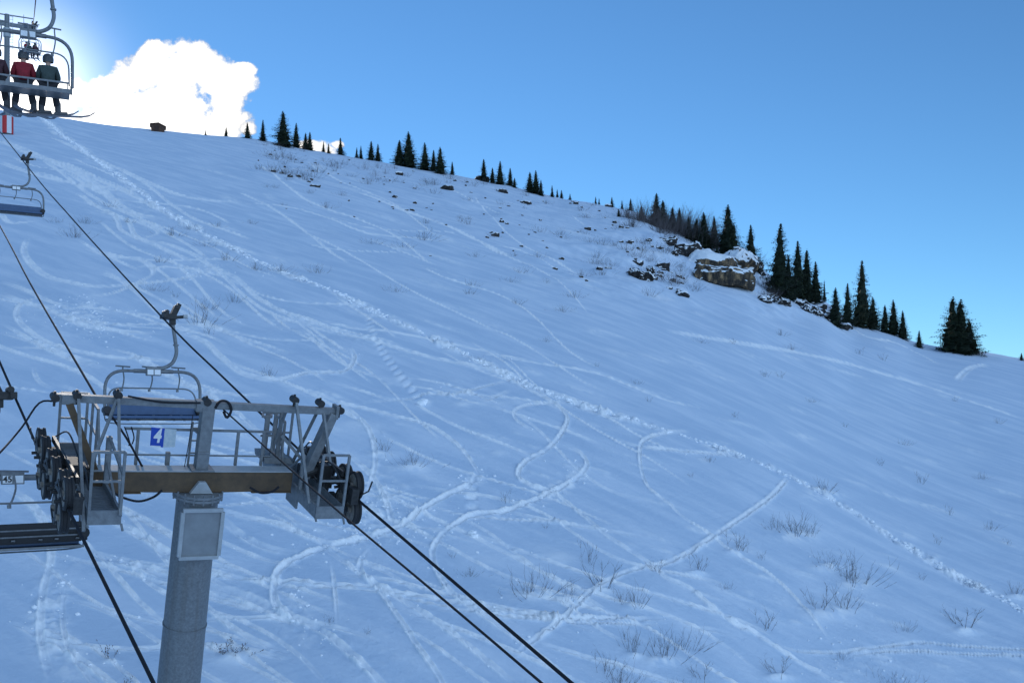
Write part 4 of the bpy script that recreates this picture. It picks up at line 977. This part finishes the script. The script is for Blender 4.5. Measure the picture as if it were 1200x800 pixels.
# ------------------------------------------------------------------ chairs
def chair(facing=1, num=None, hw=1.36, drop=0, slim=False, hs=1, hx=-.25):
    """origin at the rope; x across, y along the line uphill; facing +1 looks uphill"""
    root = empty('chairlift_chair'); fy_ = facing
    H = Vector((hx, 0, -1.62)); kx = hw/1.7
    def h(x, y, z): return H+Vector((x*kx if abs(x) > .5 else x, y*fy_, z-(drop if z < -.8 else 0)))
    m = MB(); m.tube(round_path([h(-1.7, .02, -1.25), h(-1.7, 0, 0), h(1.7, 0, 0), h(1.7, .02, -1.25)], .62, 9), .047, 10); m.tube([h(-.7, 0, 0), h(.7, 0, 0)], .062, 10)
    m.build('bow', M['chair_tube'], root, smooth=True)
    m = MB(); m.box(h(0, 0, 0), (.42, .17, .26)); hub = m.build('hub', M['galv'], root, bevel=.01)
    m = MB(); m.box(h(-.1, 0, -.03)+Vector((0, -.095, 0)), (.17, .012, .15)); m.box(h(.1, 0, -.03)+Vector((0, -.095, 0)), (.17, .012, .15)); pl = m.build('plate', M['white_plate'], hub)
    if num: text(num, .17, 'numeral', M['ink'], pl, Matrix.Translation(h(-.1, 0, -.03)+Vector((0, -.106, 0))) @ zr_, .004, 0, .002)
    # hanger arm
    m = MB(); m.tube(spline([H+Vector((p[0]*hs, 0, p[2])) for p in ((.1, 0, .1), (.32, 0, .12), (.55, 0, .27), (.66, 0, .55), (.64, 0, .85), ((.31-hx*hs), 0, 1.4))], 6), .055, 10)
    m.lathe(H+Vector((.65*hs, 0, .78)), (0, 0, 1), [(0, 0), (0, .085), (.04, .085), (.04, 0)], 12); m.lathe(H+Vector(((.32-hx*hs)*hs, 0, 1.3)), (-.1*hs, 0, 1), [(0, .05), (0, .05), (.25, .045)], 12)
    m.build('hanger', M['galv'], root, smooth=True)
    gr0 = len([0]); m = MB(); m.box((.22, 0, .02), (.34, .38, .16)); m.box((.05, 0, .03), (.13, .55, .13)); m.box((.36, 0, .18), (.16, .3, .36), Matrix.Rotation(R(25), 3, 'Y')); m.box((.47, 0, .36), (.12, .22, .12), Matrix.Rotation(R(25), 3, 'Y'))
    m.bar((.3, 0, .0), (.62, 0, .04), .09); m.box((.30, 0, -.12), (.16, .2, .2)); m.cyl((.1, -.24, .14), (.1, .24, .14), .07, n=12); m.cyl((.42, -.18, .3), (.42, .18, .3), .07, n=12)
    m.v = [(v[0]*hs, v[1], v[2]) for v in m.v]
    g = m.build('grip', M['dark_metal'], root, bevel=.012)
    m = MB(); m.cyl((.60*hs, -.06, .04), (.72*hs, -.06, .04), .06, n=12); m.build('roller', M['galv_pale'], g, smooth=True)
    # raised restraint bar
    m = MB(); m.tube(round_path([h(-1.58, .05, -1.2), h(-1.54, -.2, -.5), h(1.54, -.2, -.5), h(1.58, .05, -1.2)], .4, 7), .022, 8)
    rb = m.build('restraint_bar', M['chair_tube'], root, smooth=True)
    for x in (-1.0, 0, 1.0):
        m = MB(); m.tube(spline([h(x-.08, -.2, -.55), h(x-.02, -.23, -.42), h(x+.03, -.3, -.2), h(x, -.34, .03), h(x, -.34, .13)], 4), .02, 6)
        m.tube([h(x-.26, -.34, .15), h(x+.26, -.34, .13)], .022, 6); m.lathe(h(x-.08, -.2, -.6), (0, 0, 1), [(0, 0), (0, .04), (.07, .04), (.07, 0)], 8)
        m.build('footrest', M['chair_tube'], rb)
    # seat
    m = MB(); m.box(h(0, .28, -1.36), (3.12*kx, .5, .09)); m.build('seat', M['blue_vinyl'], root, bevel=.025)
    if slim:
        m = MB(); m.box(h(0, .25, -1.42), (3.2*kx, .6, .05)); m.box(h(0, -.1, -1.39), (3.25*kx, .07, .12)); m.box(h(0, -.12, -1.16), (3.2*kx, .04, .05))
        for k in range(5): m.bar(h(-1.5+.75*k, -.12, -1.16), h(-1.5+.75*k, -.1, -1.4), .03)
        m.build('seat_frame', M['chair_tube'], root)
        for sx in (-1, 1):
            m = MB(); m.bar(h(sx*1.66, .02, -1.2), h(sx*1.66, .1, -1.42), .06); m.build('side_bracket', M['chair_tube'], root)
        return root
    m = MB(); ro = Matrix.Rotation(R(10*fy_), 3, 'X'); m.box(h(0, -.02, -1.12), (3.12*kx, .05, .36), ro); m.build('backrest', M['blue_vinyl'], root, bevel=.02)
    m = MB(); m.box(h(0, -.065, -1.13), (3.2*kx, .03, .42), ro); m.box(h(0, .2, -1.425), (3.2*kx, .66, .03)); sh = m.build('shell', M['black_shell'], root, bevel=.008)
    m = MB(); m.box(h(0, -.095, -1.06), (3.2*kx, .03, .03), ro); m.box(h(0, -.105, -1.19), (3.2*kx, .03, .03), ro); m.box(h(0, -.12, -1.43), (3.3*kx, .05, .05))
    for k in range(7): x = -1.5+.5*k; m.bar(h(x, -.12, -1.26), h(x, .45, -1.455), .07, .03)
    m.build('seat_frame', M['chair_tube'], sh)
    for sx in (-1, 1):
        m = MB(); m.box(h(sx*1.64, .02, -1.2), (.16, .26, .24)); m.cyl(h(sx*1.64, .2, -1.16), h(sx*1.64, -.16, -1.16), .12, n=14); m.build('pivot_housing', M['black_shell'], root, bevel=.02)
    m = MB(); m.tube(round_path([h(-1.72, .05, -1.2), h(-1.74, .2, -1.5), h(-1.4, .55, -1.56), h(1.35, .55, -1.56), h(1.7, .2, -1.48), h(1.66, .05, -1.3)], .3, 6), .018, 7)
    m.build('front_tube', M['chair_tube'], root, smooth=True)
    return root
CG = 'chairs hanging on the lift ropes'
def put(c, p, psi, label, sc=1.0):
    c.location = p; c.rotation_euler = (0, 0, psi); tag(c, label, 'lift chair', CG)
c1 = chair(-1); p1 = at(190, 371.5, 30.5); put(c1, p1, PSI1, 'empty blue six seat lift chair hanging behind the top bar of the pylon')
c2 = copy_tree(c1); put(c2, gF, math.atan(.57), 'small empty lift chair high on the right rope at the left edge')
c3 = chair(1, '45', hs=-1, hx=-.05); put(c3, at(18, 465, 20.6), PSI1, 'near black backed lift chair with plate 45, left of the pylon sheaves')
d2 = Vector((-math.sin(PSI2), math.cos(PSI2), 0))
def rope2(Z, off=0): return Vector((.2-.47*Z, Z, 1.75+.3775*Z))+Vector((math.cos(PSI2), math.sin(PSI2), 0))*off
cP = chair(1, None, 1.15, .12, True); pP = rope2(29.0); put(cP, pP, PSI2, 'lift chair carrying three skiers in the upper left corner')
cA = copy_tree(cP); cB = copy_tree(cP); cC = copy_tree(cP)
put(cA, rope2(116), PSI2, 'distant lift chair with skiers directly behind the three skier chair')
put(cB, rope2(146), PSI2, 'farthest lift chair with a red skier above the three skier chair')
put(cC, rope2(138, -5.6), PSI2, 'distant lift chair half cut by the left edge beside the far pylon')
rope('haul_rope', [rope2(-12), rope2(0)+Vector((0, 0, .25)), rope2(29), rope2(70)-Vector((0, 0, .4)), rope2(124), rope2(150)-Vector((0, 0, .1)), rope2(190)], .024, 'haul rope of the skier carrying lift in the upper left corner')
rope('haul_rope', [rope2(-12, -5.6), rope2(29, -5.6), rope2(70, -5.6)-Vector((0, 0, .4)), rope2(124, -5.6), rope2(150, -5.6), rope2(190, -5.6)], .024, 'return rope of the skier carrying lift beyond the left edge')

# far pylon of the skiers' lift with a striped crash pad round its foot
Zt = 126.0; Tc = rope2(Zt, -2.8); gx_, gy_ = Tc.x, Tc.y; gz_ = float(height(gx_, gy_))
tp = empty('lift_tower', mat=Matrix.Translation((gx_, gy_, gz_)) @ rotm(PSI2).to_4x4()); tag(tp, 'tall slim far pylon with red and white crash pad at its foot', 'lift tower')
Ht = Tc.z-gz_-.3
m = MB(); m.lathe((0, 0, 0), (0, 0, 1), [(-.5, .42), (Ht*.5, .36), (Ht+1.2, .28), (Ht+1.2, 0)], 20); m.build('column', M['galv_col'], tp, smooth=True)
m = MB(); m.lathe((0, 0, 0), (0, 0, 1), [(Ht-1.6, .32), (Ht-1.55, .42), (Ht-.5, .42), (Ht-.45, .3)], 20); m.build('collar', M['galv_pale'], tp, smooth=True)
m = MB(); m.bar((-3.0, 0, Ht), (3.0, 0, Ht), .35, .4); m.bar((-2.9, 0, Ht+1.15), (2.9, 0, Ht+1.15), .12); m.build('crossbeam', M['galv'], tp)
for s in (-1, 1):
    m = MB(); m.box((s*2.8, 0, Ht+.12), (.12, 3.6, .18)); tr_ = m.build('sheave_train', M['dark_metal'], tp)
    for k in range(6): wheel(tr_, Vector((s*2.8, -1.6+.64*k, Ht+.05+.3775/1.1*0)))
    m = MB(); m.box((s*2.1, 0, Ht-.1), (.5, 3.2, .06))
    for y in (-1.6, 0, 1.6): m.bar((s*1.85, y, Ht-.1), (s*1.85, y, Ht+.9), .05)
    m.bar((s*1.85, -1.6, Ht+.9), (s*1.85, 1.6, Ht+.9), .05); m.build('catwalk', M['galv'], tp)
m = MB()
for s in (-1, 1): m.bar((.55+s*.18, -.2, 2.2), (.45+s*.18, -.2, Ht+1.1), .04)
k = 2.4
while k < Ht+1: m.bar((.33, -.2, k), (.70, -.2, k), .03); k += .35
m.build('ladder', M['galv_pale'], tp)
m = MB(); m.mi = 0
for k in range(16):
    m.mi = 0 if (k//2) % 2 else 1
    a0, a1 = k*math.pi/8, (k+1)*math.pi/8
    P4 = [(math.cos(a)*r_, math.sin(a)*r_, z) for r_ in (.5, .72) for a, z in ((a0, .0), (a1, .0), (a1, 2.1), (a0, 2.1))]
    m.add(P4, [(4, 5, 6, 7), (3, 2, 1, 0), (7, 6, 2, 3), (0, 1, 5, 4), (4, 7, 3, 0), (1, 2, 6, 5)])
m.build('crash_pad', [M['pad_red'], M['pad_white']], tp)

# ------------------------------------------------------------------ seated skiers (origin: seat surface, looking +y)
def skinned(name, joints, edges, mt, parent, sub=2):
    me = bpy.data.meshes.new(name); me.from_pydata([j[0] for j in joints], edges, [])
    o = bpy.data.objects.new(name, me); COL.objects.link(o)
    md = o.modifiers.new('skin', 'SKIN'); md.use_smooth_shade = True
    sv = me.skin_vertices[0].data
    for i, j in enumerate(joints): sv[i].radius = (j[1], j[2] if len(j) > 2 else j[1]); sv[i].use_root = (i == 0)
    s = o.modifiers.new('sub', 'SUBSURF'); s.levels = s.render_levels = sub
    dg = bpy.context.evaluated_depsgraph_get(); nm = bpy.data.meshes.new_from_object(o.evaluated_get(dg))
    bpy.data.objects.remove(o); nm.name = name; nm.materials.clear(); nm.materials.append(mt)
    r = bpy.data.objects.new(name, nm); COL.objects.link(r); r.parent = parent; return r
def skier(jacket, arms=0, knee=0, yaw=0):
    root = empty('person')
    J = [((0, 0, .14), .15, .12), ((0, .0, .32), .14, .11), ((0, .02, .5), .16, .11), ((0, .03, .585), .075), ((0, .05, .66), .055), ((0, .06, .74), .085, .09), ((0, .06, .85), .085, .095),
         ((-.17, .02, .54), .065), ((-.24, .10, .32), .05), ((-.17, .34, .26), .038), ((-.15, .42, .27), .035),
         ((.17, .02, .54), .065), ((.24, .10, .32), .05), ((.17, .34, .26), .038), ((.15, .42, .27), .035),
         ((-.11, .08, .10), .095), ((-.15+knee, .46, .08), .065), ((-.2+knee, .46, -.34), .075), ((-.2+knee, .60, -.38), .05),
         ((.11, .08, .10), .095), ((.16, .46, .08), .065), ((.24, .44, -.34), .075), ((.24, .58, -.38), .05), ((0, .155, .79), .018)]
    E = [(0, 1), (1, 2), (2, 3), (3, 4), (4, 5), (5, 6), (2, 7), (7, 8), (8, 9), (9, 10), (2, 11), (11, 12), (12, 13), (13, 14), (0, 15), (15, 16), (16, 17), (17, 18), (0, 19), (19, 20), (20, 21), (21, 22), (5, 23)]
    bo = skinned('body', J, E, M['skin'], root); bo.data.materials.append(M['trousers'])
    for pl_ in bo.data.polygons: pl_.material_index = 0 if pl_.center.z > .6 else 1
    def grow(idx, e, name, mt, g):
        mp_ = {v: i for i, v in enumerate(idx)}
        return skinned(name, [(J[i][0], J[i][1]+g, (J[i][2] if len(J[i]) > 2 else J[i][1])+g) for i in idx], [(mp_[a], mp_[b]) for a, b in e], mt, root)
    grow([0, 1, 2, 3, 7, 8, 9, 11, 12, 13], [(0, 1), (1, 2), (2, 3), (2, 7), (7, 8), (8, 9), (2, 11), (11, 12), (12, 13)], 'jacket', jacket, .03)
    grow([0, 15, 16, 17, 19, 20, 21], [(0, 15), (15, 16), (16, 17), (0, 19), (19, 20), (20, 21)], 'trousers', M['trousers'], .022)
    m = MB(); m.lathe((0, .055, .80), (0, -.1, 1), [(-.08, .128), (0, .135), (.06, .125), (.11, .09), (.135, .04), (.14, 0)], 18); m.build('helmet', M['helmet'], root, smooth=True)
    m = MB(); m.lathe((0, .165, .81), (0, 1, 0), [(-.04, .085), (0, .07), (.012, 0)], 12); m.build('goggles', M['black_shell'], root, smooth=True)
    for s, bx_ in ((-1, J[17][0]), (1, J[21][0])):
        x, y, z = bx_
        m = MB(); m.tube([(x, y-.0, z+.16), (x, y, z-.04), (x, y+.02, z-.12)], [.075, .078, .07], 12); m.box((x, y+.07, z-.12), (.11, .33, .09)); 
        def tw_(mb): c_, s_2 = math.cos(yaw), math.sin(yaw); mb.v = [(x+(p[0]-x)*c_-(p[1]-y)*s_2, y+(p[0]-x)*s_2+(p[1]-y)*c_, p[2]-.12*yaw*(p[1]-y)) for p in mb.v]
        tw_(m); bt = m.build('boot', M['boot'], root, bevel=.02)
        m = MB(); zz = z-.18; P_ = [(y-.75, zz+.03), (y-.6, zz), (y+.6, zz), (y+.8, zz+.04), (y+.92, zz+.12)]
        for i in range(4): m.bar((x, P_[i][0], P_[i][1]), (x, P_[i+1][0], P_[i+1][1]), .11 if i < 3 else .08, .03)
        m.box((x, y-.1, zz+.03), (.08, .1, .05)); m.box((x, y+.2, zz+.03), (.08, .1, .05)); tw_(m); m.build('ski', M['ski'], bt)
    return root
def seat_on(c, sk, x, label, group='skiers riding the lift'):
    c_rot = Matrix.Rotation(c.rotation_euler.z, 3, 'Z'); off = Vector((-.25+x, .24, -1.62-1.315-.12))
    sk.scale = (1.12,)*3; sk.location = Vector(c.location)+c_rot @ off; sk.rotation_euler = (0, 0, c.rotation_euler.z); tag(sk, label, 'person', group)
s1 = skier(M['red_jacket'], yaw=R(-35)); seat_on(cP, s1, -.12, 'person in red jacket seated in the middle of the nearest occupied chair')
s2 = skier(M['green_jacket'], knee=.05, yaw=R(-75)); seat_on(cP, s2, .52, 'person in grey green jacket seated at the right of the nearest occupied chair')
s3 = skier(M['dark_jacket'], knee=.04, yaw=R(-20)); seat_on(cP, s3, -.82, 'person in dark maroon jacket seated left of the red jacket')
for c, src, x, lab in ((cA, s2, -.1, 'small dark clad skier on the distant chair behind the skier chair'), (cA, s3, .55, 'second small dark skier at the right of the distant chair'),
                       (cB, s1, -.5, 'tiny skier in red jacket on the farthest lift chair'), (cB, s2, .6, 'tiny dark skier at the right of the farthest lift chair')):
    k = copy_tree(src); seat_on(c, k, x, lab)
# ------------------------------------------------------------------ sky, sun, camera
SUN_T = (30-600)/F; EL = R(17.6); AZS = math.atan(SUN_T)     # azimuth from +Y, negative = left
sd = Vector((math.sin(AZS)*math.cos(EL), math.cos(AZS)*math.cos(EL), math.sin(EL)))
sl = bpy.data.lights.new('sun', 'SUN'); sl.energy = 3.0; sl.angle = R(.53); sl.color = (1, .93, .84)
so = bpy.data.objects.new('sun', sl); COL.objects.link(so); so.rotation_euler = sd.to_track_quat('Z', 'Y').to_euler()
w = bpy.data.worlds.new('World'); scn.world = w; w.use_nodes = True; nt = w.node_tree; N = nt.nodes; Lk = nt.links
bg = N['Background']; out = N['World Output']
sky = N.new('ShaderNodeTexSky'); sky.sky_type = 'NISHITA'; sky.sun_disc = False; sky.sun_elevation = EL; sky.sun_rotation = AZS
sky.altitude = 1900; sky.air_density = 1.0; sky.dust_density = .05; sky.ozone_density = 3.0
def mth(op, a=None, b=None, c=None, clamp=False):
    n = N.new('ShaderNodeMath'); n.operation = op; n.use_clamp = clamp
    for i, v in enumerate((a, b, c)):
        if v is None: continue
        if isinstance(v, (int, float)): n.inputs[i].default_value = v
        else: Lk.new(v, n.inputs[i])
    return n.outputs[0]
tc = N.new('ShaderNodeTexCoord'); sx = N.new('ShaderNodeSeparateXYZ'); Lk.new(tc.outputs['Generated'], sx.inputs[0])
yy = mth('MAXIMUM', sx.outputs['Y'], .05); U = mth('DIVIDE', sx.outputs['X'], yy); Vv = mth('DIVIDE', sx.outputs['Z'], yy)
nz = N.new('ShaderNodeTexNoise'); nz.inputs['Scale'].default_value = 30; nz.inputs['Detail'].default_value = 9; nz.inputs['Roughness'].default_value = .66
cb = N.new('ShaderNodeCombineXYZ'); Lk.new(U, cb.inputs[0]); Lk.new(Vv, cb.inputs[1]); Lk.new(cb.outputs[0], nz.inputs['Vector'])
blobs = [(268,118,28,26),(212,82,42,34),(170,88,40,26),(250,92,32,26),(275,98,27,17),(130,104,40,20),(235,68,28,20),(180,66,22,18),(100,112,45,22),(60,120,50,26),(285,82,16,10),(265,140,36,18),(200,120,60,34),(290,150,12,12),(240,155,55,18),(-20,100,60,45),(370,172,26,10),(384,176,16,8),(30,112,50,24),(395,170,10,6),(150,140,90,30)]
mask = None
for x, y, a, b in blobs:
    d = mth('ADD', mth('POWER', mth('ABSOLUTE', mth('MULTIPLY', mth('SUBTRACT', U, (x-600)/F), F/a)), 2), mth('POWER', mth('ABSOLUTE', mth('MULTIPLY', mth('SUBTRACT', Vv, (HZ-y)/F), F/b)), 2))
    k = mth('SUBTRACT', 1, d); mask = k if mask is None else mth('MAXIMUM', mask, k)
hole = mth('ADD', mth('POWER', mth('ABSOLUTE', mth('MULTIPLY', mth('SUBTRACT', U, (238-600)/F), F/17)), 2), mth('POWER', mth('ABSOLUTE', mth('MULTIPLY', mth('SUBTRACT', Vv, (HZ-127)/F), F/6)), 2))
mask = mth('ADD', mask, mth('MULTIPLY', mth('SUBTRACT', nz.outputs['Fac'], .5), 3.6))
mr = N.new('ShaderNodeMapRange'); mr.interpolation_type = 'SMOOTHSTEP'; Lk.new(mask, mr.inputs['Value']); mr.inputs['From Min'].default_value = -.12; mr.inputs['From Max'].default_value = .5
yg = mth('GREATER_THAN', sx.outputs['Y'], .05); cm = mth('MULTIPLY', mr.outputs['Result'], yg)
# aureole round the sun, which stands behind the skiers' chair
dv = N.new('ShaderNodeVectorMath'); dv.operation = 'DOT_PRODUCT'; nn = N.new('ShaderNodeVectorMath'); nn.operation = 'NORMALIZE'; Lk.new(tc.outputs['Generated'], nn.inputs[0]); Lk.new(nn.outputs[0], dv.inputs[0])
gd = Vector(((22-600)/F, 1, (HZ-105)/F)).normalized(); dv.inputs[1].default_value = gd
gl = mth('POWER', mth('MAXIMUM', dv.outputs['Value'], 0), 700)
bg2 = N.new('ShaderNodeBackground'); bg2.inputs['Color'].default_value = (1, .985, .96, 1)
nzc = N.new('ShaderNodeTexNoise'); nzc.inputs['Scale'].default_value = 14; nzc.inputs['Detail'].default_value = 8; Lk.new(cb.outputs[0], nzc.inputs['Vector'])
Lk.new(mth('MULTIPLY_ADD', mth('MINIMUM', mask, 1.2), .9, mth('MULTIPLY', nzc.outputs['Fac'], 1.15)), bg2.inputs['Strength'])

mxs = N.new('ShaderNodeMixShader'); SKY_STR = .12; bg.inputs['Strength'].default_value = SKY_STR
tint = N.new('ShaderNodeMix'); tint.data_type = 'RGBA'; tint.blend_type = 'MULTIPLY'; tint.inputs['Factor'].default_value = 1; tint.inputs[7].default_value = (.56, .85, 1.0, 1)
Lk.new(sky.outputs[0], tint.inputs[6]); Lk.new(tint.outputs[2], bg.inputs['Color'])
Lk.new(cm, mxs.inputs[0]); Lk.new(bg.outputs[0], mxs.inputs[1]); Lk.new(bg2.outputs[0], mxs.inputs[2])
bg3 = N.new('ShaderNodeBackground'); bg3.inputs['Color'].default_value = (1, .97, .92, 1); Lk.new(mth('MULTIPLY', gl, 1.3), bg3.inputs['Strength'])
# unseen bright broken cloud, added right-behind the camera as fill light for the snow
n3 = N.new('ShaderNodeTexNoise'); n3.inputs['Scale'].default_value = 3.2; n3.inputs['Detail'].default_value = 7; Lk.new(tc.outputs['Generated'], n3.inputs['Vector'])
r3 = N.new('ShaderNodeMapRange'); r3.interpolation_type = 'SMOOTHSTEP'; Lk.new(n3.outputs['Fac'], r3.inputs['Value']); r3.inputs['From Min'].default_value = .36; r3.inputs['From Max'].default_value = .56
r4 = N.new('ShaderNodeMapRange'); r4.interpolation_type = 'SMOOTHSTEP'; Lk.new(mth('SUBTRACT', mth('MULTIPLY', sx.outputs['X'], .75), mth('MULTIPLY', sx.outputs['Y'], .66)), r4.inputs['Value']); r4.inputs['From Min'].default_value = -.05; r4.inputs['From Max'].default_value = .45
bg_fill = N.new('ShaderNodeBackground'); bg_fill.inputs['Color'].default_value = (.45, .67, 1, 1); bg_fill.inputs['Strength'].default_value = 1.35
mx4 = N.new('ShaderNodeMixShader'); Lk.new(mth('MULTIPLY', r3.outputs['Result'], r4.outputs['Result']), mx4.inputs[0]); Lk.new(mxs.outputs[0], mx4.inputs[1]); Lk.new(bg_fill.outputs[0], mx4.inputs[2]); mxs = mx4
ads = N.new('ShaderNodeAddShader'); Lk.new(mxs.outputs[0], ads.inputs[0]); Lk.new(bg3.outputs[0], ads.inputs[1]); Lk.new(ads.outputs[0], out.inputs['Surface'])

cam = bpy.data.cameras.new('camera'); cam.lens = 36; cam.sensor_width = 36; cam.sensor_fit = 'HORIZONTAL'; cam.shift_y = 100/1200; cam.clip_end = 5000; cam.clip_start = .1
co = bpy.data.objects.new('camera', cam); COL.objects.link(co); co.rotation_euler = (R(90), 0, 0); scn.camera = co
scn.view_settings.view_transform = 'Standard'; scn.view_settings.look = 'None'; scn.view_settings.gamma = 1; scn.view_settings.use_curve_mapping = False
scn.view_settings.exposure = 0.3
scn.cycles.max_bounces = 5; scn.cycles.use_denoising = True
